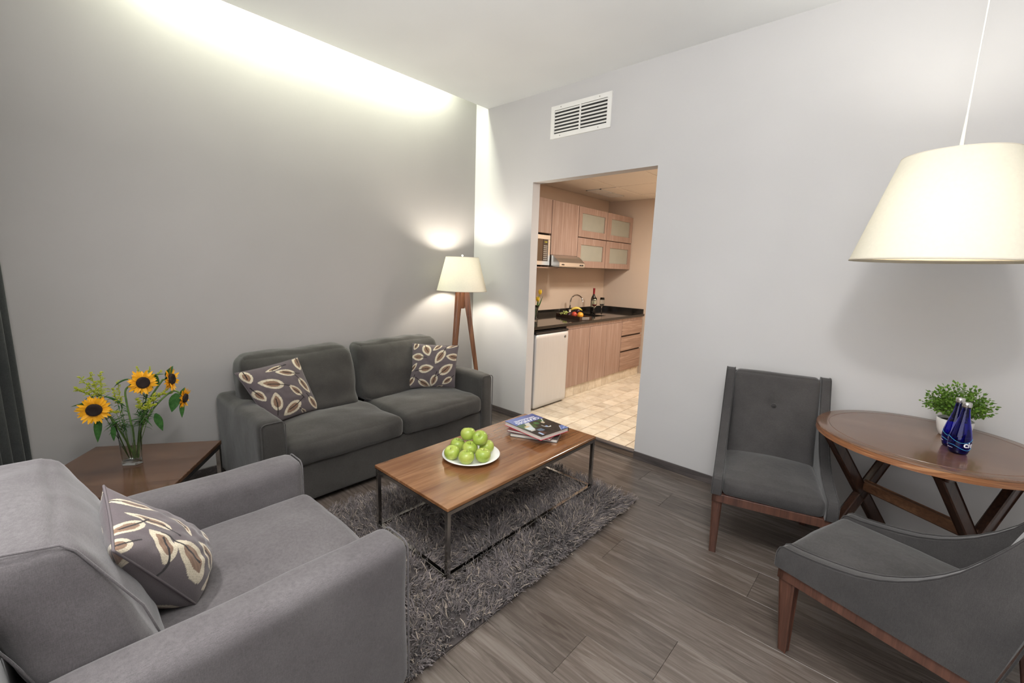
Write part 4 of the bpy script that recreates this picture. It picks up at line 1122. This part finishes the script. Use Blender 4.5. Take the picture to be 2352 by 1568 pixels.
def sunflower(label, c, nrm, R0, stem, leaves, seed):
    rg = random.Random(seed); t = empty('sunflower', c, label, 'flower', 'sunflowers in the glass vase')
    q = Vector(nrm).normalized().to_track_quat('Z', 'Y'); sc = R0 / .058
    dsk = link('disc', DM, None, t); dsk.rotation_mode = 'QUATERNION'; dsk.rotation_quaternion = q; dsk.scale = (sc,) * 3
    for lay in (0, 1):
        for k in range(20):
            a_ = 2 * pi * (k + .5 * lay) / 20 + rg.uniform(-.08, .08)
            p = link('petal', rg.choice(PM), None, dsk)
            p.location = (.022 * cos(a_), .022 * sin(a_), -.001 - .002 * lay)
            p.rotation_euler = (rg.uniform(-.35, .35), rg.uniform(-.28, .12) + lay * .1, a_); s2 = rg.uniform(.85, 1.12); p.scale = (s2, rg.uniform(.9, 1.15), 1)
    link('calyx', CM, None, dsk)
    c = Vector(c); nb = Vector(nrm).normalized()
    pts = [c - nb * .012 * sc, c - nb * .03 * sc] + [Vector(p) for p in stem]
    # smooth
    sp = []
    for i in range(len(pts) - 1):
        p0 = pts[max(i - 1, 0)]; p1 = pts[i]; p2 = pts[i + 1]; p3 = pts[min(i + 2, len(pts) - 1)]
        for j in range(6):
            u_ = j / 6; sp.append(.5 * ((2 * p1) + (-p0 + p2) * u_ + (2 * p0 - 5 * p1 + 4 * p2 - p3) * u_ ** 2 + (-p0 + 3 * p1 - 3 * p2 + p3) * u_ ** 3))
    sp.append(pts[-1])
    G().tube([p - c for p in sp], [.0035 + .0012 * min(1, i / 5) for i in range(len(sp))], 8).obj('stem', M_stem, t, True)
    for a_, b_, wd, dr in leaves:
        a_ = Vector(a_); b_ = Vector(b_); g = G(); d_ = b_ - a_
        up = Vector((0, 0, 1)) if abs(d_.normalized().z) < .75 else -dV
        leaf_geo(g, a_ - c, d_, up, d_.length * 1.05, wd, dr); g.obj('leaf', M_leaf, t, True)
sunflower('lowest sunflower at the left of the bouquet, facing the armchair', vp(.124, .702, -.03), -dV * .95 + lV * .12 + Vector((0, 0, -.05)), .071,
          [vp(.075, .655, .0), vp(.045, .59, .0), vp(.0, .45, .0), vp(-.01, .385, 0)],
          [(vp(.105, .735, 0), vp(.205, .728, 0), .042, .0), (vp(.113, .655, 0), vp(.128, .52, 0), .036, .1), (vp(.060, .595, -.02), vp(.064, .515, -.02), .024, .1), (vp(.08, .755, .02), vp(-.012, .698, .0), .034, .2), (vp(.03, .62, -.02), vp(.095, .60, -.03), .022, .3), (vp(-.01, .60, .01), vp(-.085, .625, .0), .022, .4)], 1)
sunflower('highest facing sunflower in the middle of the bouquet', vp(-.080, .814, -.02), -dV * .82 - lV * .28 + Vector((0, 0, .10)), .068,
          [vp(-.010, .78, .03), vp(-.005, .70, .02), vp(-.015, .55, .01), vp(-.012, .385, .01)],
          [(vp(-.03, .835, .01), vp(.048, .838, .01), .030, .5), (vp(-.12, .85, .02), vp(-.150, .775, .02), .042, .1), (vp(-.09, .70, .02), vp(-.03, .65, .0), .015, .2)], 2)
sunflower('upper right sunflower seen edge on', vp(-.203, .812, .0), -lV * .90 - dV * .42 + Vector((0, 0, .08)), .068,
          [vp(-.16, .80, .01), vp(-.10, .70, .02), vp(-.05, .56, .01), vp(-.02, .385, .01)],
          [(vp(-.182, .83, 0), vp(-.218, .885, 0), .030, 0), (vp(-.12, .845, 0), vp(-.18, .85, 0), .020, .1), (vp(-.10, .63, 0), vp(-.122, .625, 0), .006, .3), (vp(-.120, .625, 0), vp(-.146, .520, 0), .040, .1)], 3)
sunflower('small drooping sunflower at the far right of the bouquet', vp(-.256, .690, .0), -lV * .88 - dV * .45 + Vector((0, 0, -.12)), .058,
          [vp(-.235, .725, .0), vp(-.20, .735, .01), vp(-.12, .66, .01), vp(-.05, .54, .0), vp(-.025, .385, .0)],
          [(vp(-.222, .728, -.01), vp(-.190, .625, -.01), .058, .1), (vp(-.242, .67, -.01), vp(-.236, .580, -.01), .026, .1), (vp(-.24, .71, 0), vp(-.262, .752, 0), .022, 0)], 4)
# goldenrod sprays
def goldenrod(label, tips, root, seed, big=1.0):
    rg = random.Random(seed); t = empty('goldenrod', root, label, 'flower', 'goldenrod sprays in the glass vase'); r0 = Vector(root)
    gs, gb_, gl = G(), G(), G()
    for (mid, tip, spread) in tips:
        mid, tip = Vector(mid), Vector(tip)
        base = Vector((r0.x, r0.y, TZ + .03))
        gs.tube([base - r0, (base.lerp(mid, .6) + Vector((0, 0, .01))) - r0, mid - r0, tip - r0], [.0018, .0016, .0012, .0006], 5)
        d = (tip - mid)
        for k in range(30):      # narrow leaves up the stem
            s_ = rg.uniform(.25, 1.0); p = base.lerp(mid, s_); dr = Vector((rg.uniform(-1, 1), rg.uniform(-1, 1), rg.uniform(-.1, .9)))
            if p.z < TZ + .20: continue
            leaf_geo(gl, p - r0, dr, (0, 0, 1), rg.uniform(.03, .06), .0065, rg.uniform(.1, .6), 4)
        nb = int(22 * big)
        for k in range(nb):
            s_ = (k + .5) / nb; p = mid.lerp(tip, s_); dr = Vector((rg.uniform(-1, 1), rg.uniform(-1, 1), rg.uniform(-.1, .8))).normalized()
            ln = spread * 1.25 * (1 - s_ * .7) * rg.uniform(.6, 1.1); e = p + dr * ln + Vector((0, 0, -ln * .1))
            gs.tube([p - r0, (p + dr * ln * .5 + Vector((0, 0, ln * .12))) - r0, e - r0], [.0007, .0006, .0004], 4)
            m = int(14 + ln * 420)
            for j in range(m):
                f = j / m; qv = p.lerp(e, f) + Vector((0, 0, ln * .12 * sin(pi * f))) + Vector((rg.uniform(-1, 1), rg.uniform(-1, 1), rg.uniform(-.3, 1))) * .0035
                s3 = rg.uniform(.0011, .0024); c = qv - r0
                gb_.add([c + Vector((s3, 0, 0)), c + Vector((-s3, 0, 0)), c + Vector((0, s3, 0)), c + Vector((0, -s3, 0)), c + Vector((0, 0, s3 * 1.2)), c + Vector((0, 0, -s3))],
                        [(0, 2, 4), (2, 1, 4), (1, 3, 4), (3, 0, 4), (2, 0, 5), (1, 2, 5), (3, 1, 5), (0, 3, 5)])
    gs.obj('stem', M_stem, t, True); tag(gb_.obj('blossoms', M_gold, t), kind='stuff'); tag(gl.obj('leaves', M_leaf, t, True), kind='stuff')
goldenrod('tall feathery goldenrod spray at the upper left', [(vp(.10, .75, .03), vp(.165, .87, .03), .040), (vp(.10, .76, .03), vp(.125, .89, .03), .038), (vp(.09, .75, .03), vp(.085, .885, .03), .036), (vp(.13, .765, .03), vp(.19, .815, .03), .032)], vp(.01, .385, .01), 11)
goldenrod('goldenrod spray arching between the two facing sunflowers', [(vp(.03, .70, .02), vp(.045, .795, .02), .026), (vp(.02, .70, .02), vp(.02, .83, .02), .022), (vp(.04, .66, -.01), vp(.065, .68, -.02), .018)], vp(.0, .385, -.01), 12, .8)
goldenrod('dense goldenrod spray below the middle sunflower', [(vp(-.08, .65, -.01), vp(-.125, .745, -.02), .028), (vp(-.09, .68, 0), vp(-.185, .755, -.01), .024), (vp(-.06, .66, 0), vp(-.05, .73, -.02), .022), (vp(-.09, .66, 0), vp(-.125, .68, -.02), .022)], vp(-.015, .385, -.01), 13, 1.1)
goldenrod('goldenrod spray behind the upper right sunflower', [(vp(-.10, .76, .03), vp(-.165, .86, .03), .022), (vp(-.09, .78, .03), vp(-.065, .895, .03), .018), (vp(-.10, .78, .03), vp(-.12, .885, .03), .018), (vp(-.13, .72, .02), vp(-.205, .72, .03), .018)], vp(-.02, .385, .02), 14, .8)

# ------------------------------------------------------------------ shag rug
RX0, RX1, RY0, RY1 = 1.085, 2.385, -2.545, -.66
t = empty('shag_rug', ((RX0 + RX1) / 2, (RY0 + RY1) / 2, FZ), 'deep pile grey brown shag rug under the coffee table', 'rug')
G().box((RX0 - t.location.x, RY0 - t.location.y, 0), (RX1 - t.location.x, RY1 - t.location.y, .010), .003).obj('backing', plain('rug_backing', (.06, .05, .048), .95), t)
N = 62000; SEG = 4
tuft = 3600
tx = rng.uniform(RX0 + .005, RX1 - .005, tuft); ty = rng.uniform(RY0 + .005, RY1 - .005, tuft)
def nfield(x, y, s, o): return np.array([noise.noise(Vector((a * s + o, b * s, o))) for a, b in zip(x, y)])
tax = nfield(tx, ty, 3.2, 1.0) * 2.0 + rng.normal(0, .55, tuft); tay = nfield(tx, ty, 3.2, 9.0) * 2.0 - .25 + rng.normal(0, .55, tuft)
edge = .09
tax += np.where(tx > RX1 - edge, 1.2, 0) - np.where(tx < RX0 + edge, 1.2, 0); tay += np.where(ty > RY1 - edge, 1.2, 0) - np.where(ty < RY0 + edge, 1.2, 0)
tc_ = np.clip(.5 + nfield(tx, ty, 1.6, 4.0) * .9 + rng.normal(0, .34, tuft), 0, 1)
ti = rng.integers(0, tuft, N)
px = tx[ti] + rng.normal(0, .010, N); py = ty[ti] + rng.normal(0, .010, N)
px = np.clip(px, RX0, RX1); py = np.clip(py, RY0, RY1)
dx = tax[ti] + rng.normal(0, .45, N); dy = tay[ti] + rng.normal(0, .45, N)
ln = rng.uniform(.034, .072, N); lean = np.clip(np.hypot(dx, dy), .15, 1.3)
dn = np.hypot(dx, dy) + 1e-6; ux, uy = dx / dn, dy / dn
w_ = rng.uniform(.0018, .0036, N); rot = rng.uniform(0, pi, N)
V = np.zeros((N, SEG + 1, 2, 3)); 
curl = rng.normal(0, .35, N)
cx_, cy_, cz_ = px.copy(), py.copy(), np.full(N, .006)
for s_ in range(SEG + 1):
    f = s_ / SEG; wv = w_ * (1 - .55 * f)
    sxv, syv = np.cos(rot), np.sin(rot)
    V[:, s_, 0] = np.stack([cx_ - sxv * wv, cy_ - syv * wv, cz_ ], -1); V[:, s_, 1] = np.stack([cx_ + sxv * wv, cy_ + syv * wv, cz_ + wv * .4], -1)
    th_ = lean * (.35 + .95 * f)     # angle from vertical
    hd = np.sin(np.clip(th_, 0, 1.75)); vd = np.cos(np.clip(th_, 0, 1.75))
    ca_, sa_ = np.cos(curl * f * 1.6), np.sin(curl * f * 1.6)
    vx, vy = ux * ca_ - uy * sa_, ux * sa_ + uy * ca_
    st = ln / SEG
    cx_ = cx_ + vx * hd * st; cy_ = cy_ + vy * hd * st; cz_ = np.maximum(cz_ + vd * st, .004)
V = V.reshape(-1, 3); V[:, 0] -= t.location.x; V[:, 1] -= t.location.y
b_ = (np.arange(N) * (SEG + 1) * 2)[:, None]
F = []
for s_ in range(SEG): F.append(np.concatenate([b_ + 2 * s_, b_ + 2 * s_ + 1, b_ + 2 * s_ + 3, b_ + 2 * s_ + 2], 1))
F = np.concatenate(F, 0)
me = np_mesh('pile', V, F)
c0 = np.array([.10, .085, .084]); c1 = np.array([.175, .150, .150]); c2 = np.array([.33, .275, .225])
cc = tc_[ti][:, None]; colr = c0 * (1 - cc) + c1 * cc; sel = rng.random(N) < .16; colr[sel] = c2; colr *= rng.uniform(.75, 1.3, N)[:, None]
colv = np.repeat(colr, (SEG + 1) * 2, 0); colv = np.concatenate([colv, np.ones((len(colv), 1))], 1)
ca = me.color_attributes.new('Col', 'FLOAT_COLOR', 'POINT'); ca.data.foreach_set('color', colv.astype(np.float32).ravel())
tag(link('pile', me, vcol('rug_yarn', .75, 0, 0, .2, .35), t), kind='stuff')

# ------------------------------------------------------------------ kitchen: base units, worktop, fridge
KF = .74
def unit(name, label, x0, x1, y0, y1, z0, z1, group):
    t = empty(name, ((x0 + x1) / 2, (y0 + y1) / 2, z0), label, 'cabinet', group)
    G().box((x0 - t.location.x, y0 - t.location.y, 0), (x1 - t.location.x, y1 - t.location.y, z1 - z0)).obj('body', M_kdark if False else M_kwood, t); return t
def lb(t, a, b, ch=0): return G().box(tuple(a[i] - t.location[i] for i in range(3)), tuple(b[i] - t.location[i] for i in range(3)), ch)
bu = 'base cabinets under the black worktop'
u1 = unit('base_cabinet', 'base cabinet beside the small fridge with one wide wooden door', .02, KF - .02, .776, 1.278, .125, .868, bu)
lb(u1, (KF - .02, .776, .826), (KF - .004, 1.278, .868)).obj('top_rail', M_kwood, u1)
lb(u1, (KF - .019, .785, .128), (KF, 1.276, .822), .002).obj('door', M_kwood, u1)
lb(u1, (KF - .60, .766, .128), (KF - .01, .775, .868)).obj('side_panel', M_kdark, u1)
u2 = unit('base_cabinet', 'base cabinet under the sink with two narrow wooden doors', .02, KF - .02, 1.282, 2.086, .125, .690, bu)
lb(u2, (KF - .02, 1.282, .826), (KF - .004, 2.086, .868)).obj('top_rail', M_kwood, u2)
lb(u2, (KF - .019, 1.284, .128), (KF, 1.688, .822), .002).obj('door', M_kwood, u2)
lb(u2, (KF - .019, 1.693, .128), (KF, 2.084, .822), .002).obj('door', M_kwood, u2)
u3 = unit('drawer_cabinet', 'three drawer wooden cabinet at the far end of the worktop', .02, KF - .03, 2.09, 2.695, .125, .868, bu)
lb(u3, (KF - .02, 2.09, .830), (KF - .004, 2.695, .868)).obj('top_rail', M_kwood, u3)
for a, b in ((.632, .826), (.415, .610), (.128, .393)):
    lb(u3, (KF - .019, 2.096, a), (KF, 2.692, b), .002).obj('drawer', M_kwoodh, u3)
for a in (.610, .393): lb(u3, (KF - .03, 2.096, a), (KF - .022, 2.692, a + .022)).obj('finger_gap', M_kdark, u3)
t = empty('toe_kick', (.70, 1.73, 0), 'row of upright beige stone tiles below the base cabinets', 'plinth')
G().box((-.03, -.98, 0), (-.002, 1.0, .122)).obj('backer', M_grout, t)
y = .849 - .1635
KM = {}
while y < 2.69:
    a, b = max(y, .765), min(y + .1635, 2.70)
    if b - a > .02:
        o = G().box((-.002, -(b - a) / 2 + .002, .001), (.010, (b - a) / 2 - .002, .121), .0015).obj('tile', M_tile, t, loc=(.012, (a + b) / 2 - 1.73, 0))
    y += .1635
t = empty('worktop', (.38, 1.45, .868), 'long polished black granite worktop with upstand and cut out sink', 'worktop')
SX0, SX1, SY0_, SY1_ = .20, .575, 1.42, 1.93
g = G(); z0, z1 = .872, .905; y0, y1 = TH + .002, 2.70
for a, b in (((.0, y0), (.76, SY0_)), ((.0, SY1_), (.76, y1)), ((.0, SY0_), (SX0, SY1_)), ((SX1, SY0_), (.76, SY1_))):
    g.box((a[0] - .38, a[1] - 1.45, z0 - .868), (b[0] - .38, b[1] - 1.45, z1 - .868))
g.box((0 - .38, 2.70 - 1.45, z0 - .868), (.705 - .38, KY - .001 - 1.45, z1 - .868))
g.obj('slab', M_granite, t)
g = G(); g.box((0 - .38, y0 - 1.45, z1 - .868), (.02 - .38, KY - 1.45, .966 - .868)); g.box((.02 - .38, KY - .021 - 1.45, z1 - .868), (.705 - .38, KY - .001 - 1.45, .966 - .868)); g.obj('upstand', M_granite, t)
t = empty('sink', (.39, 1.675, .70), 'steel sink bowl sunk in the black worktop', 'sink')
g = G(); a = (SX0 - .39, SY0_ - 1.675); b = (SX1 - .39, SY1_ - 1.675)
g.box((a[0], a[1], .0), (b[0], b[1], .006)); g.box((a[0] - .004, a[1], 0), (a[0], b[1], .170)); g.box((b[0], a[1], 0), (b[0] + .004, b[1], .170)); g.box((a[0], a[1] - .004, 0), (b[0], a[1], .170)); g.box((a[0], b[1], 0), (b[0], b[1] + .004, .170))
g.obj('bowl', M_steel, t); G().lathe([(.03, .006), (.03, .009), (.02, .008), (0, .007)], 20, cap=False).obj('drain', M_chrome, t)
t = empty('faucet', (.105, 1.74, .905), 'chrome swan neck kitchen faucet behind the fruit tray', 'faucet')
G().lathe([(.025, 0), (.025, .006), (.018, .012), (.016, .05), (.012, .055)], 20).obj('base', M_chrome, t, ang=40)
pts = [(0, 0, .04), (0, 0, .12)] + [(.095 - .095 * cos(radians(a)) * 1.0 + (.0 if a < 90 else .02 * (a - 90) / 60), 0, .155 + .105 * sin(radians(a))) for a in range(0, 151, 12)]
pts += [(pts[-1][0] + .014, 0, pts[-1][2] - .028)]
G().tube(pts, .0105, 12).obj('spout', M_chrome, t, True)
G().lathe([(.013, 0), (.013, .018)], 16, M=Matrix.Translation((pts[-1][0], 0, pts[-1][2] - .014))).obj('aerator', M_chrome, t)
G().tube([(0, .02, .03), (0, .05, .045), (.01, .085, .060)], [.006, .005, .007], 10).obj('lever', M_chrome, t, True)

t = empty('mini_fridge', (.45, .47, 0), 'small silver under counter fridge beside the doorway', 'fridge')
G().box((-.42, -.29, .012), (.275, .29, .852), .006).obj('body', M_black, t)
vs, fs = softbox((.052, .585, .800), .012, (8, 12, 10), puff=(.004, 0, 0)); vs = [Vector(v) + Vector((.304, 0, .42)) for v in vs]
link('door', mesh('door', vs, fs, True), M_fridge, t)
G().box((.278, -.292, .824), (.328, .292, .848), .006).obj('door_handle', M_black, t)
G().lathe([(.013, 0), (.013, .003), (.010, .004), (0, .004)], 20, M=Matrix.Translation((.334, .225, .765)) @ Matrix.Rotation(pi / 2, 4, 'Y')).obj('badge', M_black, t)
G().lathe([(.0085, .0045), (.007, .005), (0, .005)], 16, M=Matrix.Translation((.334, .225, .765)) @ Matrix.Rotation(pi / 2, 4, 'Y')).obj('badge', M_chrome, t)
for yy in (-.24, .24): G().lathe([(.015, 0), (.015, .014)], 12, (.22, yy, 0)).obj('foot', M_black, t)

# ------------------------------------------------------------------ kitchen: wall units
KU = .43
wu = 'wooden wall cabinets above the worktop'
c1_ = unit('wall_cabinet', 'wall cabinet with plain door above the microwave', .002, KU - .02, .215, .806, 1.905, 2.285, wu)
lb(c1_, (KU - .019, .217, 1.907), (KU, .804, 2.285), .0015).obj('door', M_kwood, c1_)
c2_ = unit('wall_cabinet', 'tall plain door wall cabinet above the cooker hood', .002, KU - .02, .812, 1.357, 1.672, 2.285, wu)
lb(c2_, (KU - .019, .814, 1.672), (KU, 1.355, 2.285), .0015).obj('door', M_kwood, c2_)
def glass_unit(label, y0, y1, z0, z1, p, M_):
    t = empty('wall_cabinet', (.21, (y0 + y1) / 2, z0), label, 'cabinet', wu)
    g = G(); yc = (y0 + y1) / 2; w = (y1 - y0) / 2; h = z1 - z0
    for a, b in (((-.208, -w, 0), (.200, -w + .018, h)), ((-.208, w - .018, 0), (.200, w, h)), ((-.208, -w, 0), (.200, w, .018)), ((-.208, -w, h - .018), (.200, w, h)), ((-.208, -w, 0), (-.20, w, h))): g.box(a, b)
    g.obj('body', M_, t)
    d = G(); q0, q1, r0, r1 = p[0] - yc, p[1] - yc, p[2] - z0, p[3] - z0
    for a, b in (((.201, -w + .002, .002), (.220, q0, h - .002)), ((.201, q1, .002), (.220, w - .002, h - .002)), ((.201, q0, .002), (.220, q1, r0)), ((.201, q0, r1), (.220, q1, h - .002))): d.box(a, b)
    dd = d.obj('door', M_, t)
    G().box((.204, q0 - .004, r0 - .004), (.209, q1 + .004, r1 + .004)).obj('pane', M_frost, dd)
    return t
glass_unit('upper frosted glass wall cabinet nearer the doorway', 1.362, 2.042, 1.915, 2.285, (1.437, 1.986, 2.0, 2.207), M_kwood)
glass_unit('lower frosted glass wall cabinet nearer the doorway', 1.362, 2.042, 1.537, 1.908, (1.440, 1.974, 1.622, 1.823), M_kwood)
glass_unit('upper frosted glass wall cabinet in the far corner', 2.048, 2.770, 1.915, 2.285, (2.160, 2.685, 1.993, 2.207), M_kwood)
glass_unit('lower frosted glass wall cabinet in the far corner', 2.048, 2.770, 1.537, 1.908, (2.160, 2.684, 1.610, 1.820), M_kwood)
t = empty('microwave_shelf', (.22, .55, 1.512), 'wooden shelf carrying the microwave', 'shelf')
G().box((-.218, -.335, 0), (.215, .41, .017), .002).obj('board', M_kwoodh, t)
G().box((-.218, .2505, .017), (.19, .2575, .39)).obj('upright', M_kwood, t)
t = empty('microwave', (.22, .498, 1.5345), 'silver framed microwave oven on the wooden shelf', 'microwave')
G().box((-.19, -.28, .012), (.185, .288, .340), .004).obj('body', M_black, t)
g = G()
for a, b in (((.186, -.29, .302), (.212, .298, .350)), ((.186, -.29, .012), (.212, .298, .058)), ((.186, .262, .058), (.212, .298, .302)), ((.186, -.29, .058), (.212, -.262, .302))): g.box(a, b, .002)
g.obj('front_frame', M_steel, t)
G().box((.190, -.262, .058), (.204, .175, .302)).obj('window', plain('microwave_window', (.10, .065, .04), .06, .3), t)
cp = G().box((.190, .176, .058), (.207, .262, .302)).obj('control_panel', plain('control_panel', (.045, .03, .022), .15), t)
for i in range(8):
    for j in range(3):
        G().box((.2065, .186 + j * .024, .070 + i * .022), (.2085, .186 + j * .024 + .016, .070 + i * .022 + .010)).obj('button', plain('keys', (.45, .42, .38), .4) if (i, j) == (0, 0) else bpy.data.materials['keys'], cp)
e_ = NT('clock_digits'); e_.bs.inputs['Emission Color'].default_value = (.75, .6, .05, 1); e_.bs.inputs['Emission Strength'].default_value = .8; e_.bs.inputs['Base Color'].default_value = (.2, .15, .02, 1)
me = text_mesh('12:00', .024, .0004); link('clock', me, e_.m, cp, (.2085, .220, .272), (radians(90), 0, radians(90)))
for yy in (-.22, .24): G().box((.0, yy - .015, -.005), (.14, yy + .015, .012)).obj('foot', M_black, t)
t = empty('cooker_hood', (.28, 1.08, 1.531), 'slim stainless cooker hood under the tall cabinet', 'cooker hood')
hp = [(-.278, .0), (-.278, .140), (.150, .140), (.19, .128), (.225, .104), (.255, .074), (.282, .053), (.286, .010), (.280, .0)]
M_ = Matrix(((1, 0, 0, 0), (0, 0, -1, 0), (0, 1, 0, 0), (0, 0, 0, 1)))
G().prism(hp, -.262, .262, M_).obj('canopy', M_steel, t)
for sy in (-.266, .262): G().prism([(x, z) for x, z in hp], sy, sy + .004, M_).obj('end_cheek', plain('hood_side', (.05, .048, .046), .3, .6) if sy < 0 else M_steel, t)
for yy in (.165, .210): G().lathe([(.0085, 0), (.0085, .010), (.006, .012), (0, .012)], 16, M=Matrix.Translation((.284, yy, .028)) @ Matrix.Rotation(pi / 2, 4, 'Y')).obj('knob', M_black, t)
link('lettering', text_mesh('mabe', .026, .0003, bold=.0006), M_black, t, (.2855, -.195, .030), (radians(95), 0, radians(90)))
G().box((-.2, -.1, -.006), (.2, .2, 0)).obj('filter', M_black, t)

# ------------------------------------------------------------------ things on the worktop
WT = .905
ta = math.atan2(-.168, .478)
t = empty('fruit_tray', (.480, 1.282, WT), 'dark wooden tray of fruit on the black worktop', 'tray', rz=ta)
w, d = .50, .19
g = G(); g.box((-w / 2, -d / 2, 0), (w / 2, d / 2, .006)); g.obj('tray_floor', M_dleg, t)
for a, b in (((-w / 2, -d / 2, 0), (w / 2, -d / 2 + .008, .042)), ((-w / 2, d / 2 - .008, 0), (w / 2, d / 2, .042)), ((-w / 2, -d / 2, 0), (-w / 2 + .008, d / 2, .042)), ((w / 2 - .008, -d / 2, 0), (w / 2, d / 2, .042))): G().box(a, b, .001).obj('tray_side', M_dleg, t)
G().box((w / 2, -.055, .006), (w / 2 + .001, .055, .038)).obj('plaque', plain('tray_plaque', (.30, .29, .28), .35, .6), t)
def ball(name, label, cat, c, r, m, sq=1.0, stalk=True, group='fruit on the tray'):
    t = empty(name, c, label, cat, group)
    prof = [(max(r * sin(pi * j / 16), 0) * (1 + .02 * cos(2 * pi * j / 16)), -r * sq * cos(pi * j / 16) - (.10 * r if j == 16 else 0)) for j in range(17)]
    G().lathe(prof, 24, cap=False).obj('flesh', m, t, True)
    if stalk: G().tube([(0, 0, r * sq * .86), (.001, .001, r * sq * 1.12)], .0013, 6).obj('stalk', M_stalk, t)
ball('peach', 'red and orange peach at the front of the fruit tray', 'fruit', (.478, 1.300, WT + .006 + .036), .036, plain('peach_skin', (.52, .06, .03), .4))
ball('orange', 'orange at the right end of the fruit tray', 'fruit', (.575, 1.290, WT + .006 + .039), .040, plain('orange_skin', (.85, .36, .03), .42), .95)
ball('plum', 'dark plum between grapes and peach', 'fruit', (.425, 1.262, WT + .006 + .030), .030, plain('plum_skin', (.035, .008, .014), .25))
ball('plum', 'dark plum on top of the fruit, beside the banana', 'fruit', (.478, 1.375, WT + .080), .030, bpy.data.materials['plum_skin'])
ball('plum', 'plum under the banana at the back of the tray', 'fruit', (.40, 1.345, WT + .037), .030, bpy.data.materials['plum_skin'])
t = empty('banana', (.42, 1.42, WT + .085), 'yellow banana lying across the back of the fruit tray', 'fruit', 'fruit on the tray')
M_ban = plain('banana_skin', (.78, .56, .10), .45)
pts = [(-.055 + .115 * k / 10 * 1.0, -.045 + .10 * k / 10, .028 * sin(pi * k / 10)) for k in range(11)]
G().tube(pts, [.005, .011, .015, .017, .018, .018, .018, .017, .014, .009, .004], 7).obj('peel', M_ban, t, True)
t = empty('grapes', (.345, 1.290, WT + .045), 'bunch of green grapes heaped at the left of the tray', 'fruit', 'fruit on the tray')
rg = random.Random(4); base = G().lathe([(max(sin(pi * j / 8), 0) * .0095, -cos(pi * j / 8) * .011) for j in range(9)], 10, cap=False); gm = mesh('grape', base.v, base.f, True); gm.materials.append(M_gr)
for k in range(58):
    a_ = rg.uniform(0, 2 * pi); r_ = sqrt(rg.random()); x_ = .085 * r_ * cos(a_); y_ = .055 * r_ * sin(a_); z_ = -.018 + (1 - r_) * .055 * rg.uniform(.35, 1) + .004
    o = link('grape', gm, None, t, (x_, y_, z_), (rg.uniform(0, 3), rg.uniform(0, 3), 0))
G().tube([(0, 0, .02), (-.005, .01, .045), (-.015, .012, .062)], .0015, 6).obj('stalk', M_stalk, t)
t = empty('wine_bottle', (.242, 2.121, WT), 'dark red wine bottle with red foil neck on the worktop', 'bottle')
G().lathe([(0, .004), (.030, 0), (.037, .004), (.038, .015), (.038, .195), (.035, .215), (.024, .238), (.0165, .255), (.0145, .275), (.0145, .335), (.0155, .337), (.0155, .350), (0, .351)], 32, cap=False).obj('body', M_wine, t, True)
G().lathe([(.0152, .268), (.0152, .334), (.0162, .336), (.0162, .352), (0, .353)], 24, cap=False).obj('foil', M_foil, t, ang=40)
g = G(); n = 16; vs = []; fs = []
for i in range(n + 1):
    a_ = radians(-100 + 130 * i / n); 
    for z_ in (.085, .175): vs.append((.0386 * cos(a_), .0386 * sin(a_), z_))
for i in range(n): fs.append((2 * i, 2 * i + 2, 2 * i + 3, 2 * i + 1))
g.add(vs, fs).obj('label', M_labelw, t, True)
def wineglass(x, y, label, wine):
    t = empty('wine_glass', (x, y, WT), label, 'glass', 'wine glasses beside the bottle')
    out = [(0, 0), (.033, 0), (.033, .002), (.010, .006), (.004, .014), (.0035, .085), (.006, .094), (.024, .108), (.034, .130), (.0365, .155), (.034, .185), (.0305, .222)]
    inn = [(.0295, .222), (.0330, .185), (.0355, .155), (.033, .131), (.023, .110), (0, .100)]
    G().lathe(out + inn, 32, cap=False).obj('bowl', M_glass, t, True)
    if wine: G().lathe([(0, .101), (.022, .110), (.031, .127), (0, .127)], 28, cap=False).obj('wine', plain('red_wine', (.30, .02, .02), .08), t, True)
wineglass(.304, 2.049, 'wine glass with a little red wine, in front of the bottle', True)
wineglass(.340, 2.195, 'empty wine glass to the right of the bottle', False)
t = empty('tulip_vase', (.40, .618, WT), 'slim clear glass vase of yellow tulips by the doorway', 'vase')
G().lathe([(0, .001), (.030, 0), (.031, .004), (.028, .02), (.030, .13), (.036, .18), (.0345, .18), (.0285, .13), (.0265, .022), (0, .012)], 28, cap=False).obj('glass_body', M_glass, t, True)
M_tul = leafm('tulip_petal', (.80, .52, .02), (.92, .68, .05))
for k, (dx_, dy_, hz_, lab) in enumerate(((.005, .062, .325, 'taller yellow tulip in the slim vase'), (.01, .018, .245, 'lower yellow tulip in the slim vase'), (-.02, -.06, .30, 'yellow tulip leaning away behind the door jamb'))):
    tt = empty('tulip', (.40 + dx_, .618 + dy_, WT + hz_), lab, 'flower', 'tulips in the slim vase')
    for j in range(6):
        a_ = j * pi / 3; g = G(); vs = []; fs = []
        for i in range(7):
            s_ = i / 6; wv = .026 * sin(pi * (.12 + .80 * s_)) ; rr_ = .006 + .015 * sin(pi * (.1 + .75 * s_)); z_ = -.022 + .058 * s_
            for q in (-1, 0, 1):
                an = a_ + q * wv / .05; vs.append((rr_ * cos(an), rr_ * sin(an), z_))
        for i in range(6):
            for q in (0, 1): b0 = i * 3 + q; fs.append((b0, b0 + 1, b0 + 4, b0 + 3))
        g.add(vs, fs).obj('petal', M_tul, tt, True)
    G().tube([(0, 0, -.02), (-dx_ * .4, -dy_ * .4, -hz_ * .45), (-dx_, -dy_, -hz_ + .02)], .003, 7).obj('stem', M_stem, tt, True)
    g = G(); leaf_geo(g, (-dx_ * .9, -dy_ * .9, -hz_ + .10), (dx_ + .01, dy_ + .045 * (1 - k), .20), (1, 0, .1), .22, .024, .0, 8); g.obj('leaf', M_leaf, tt, True)
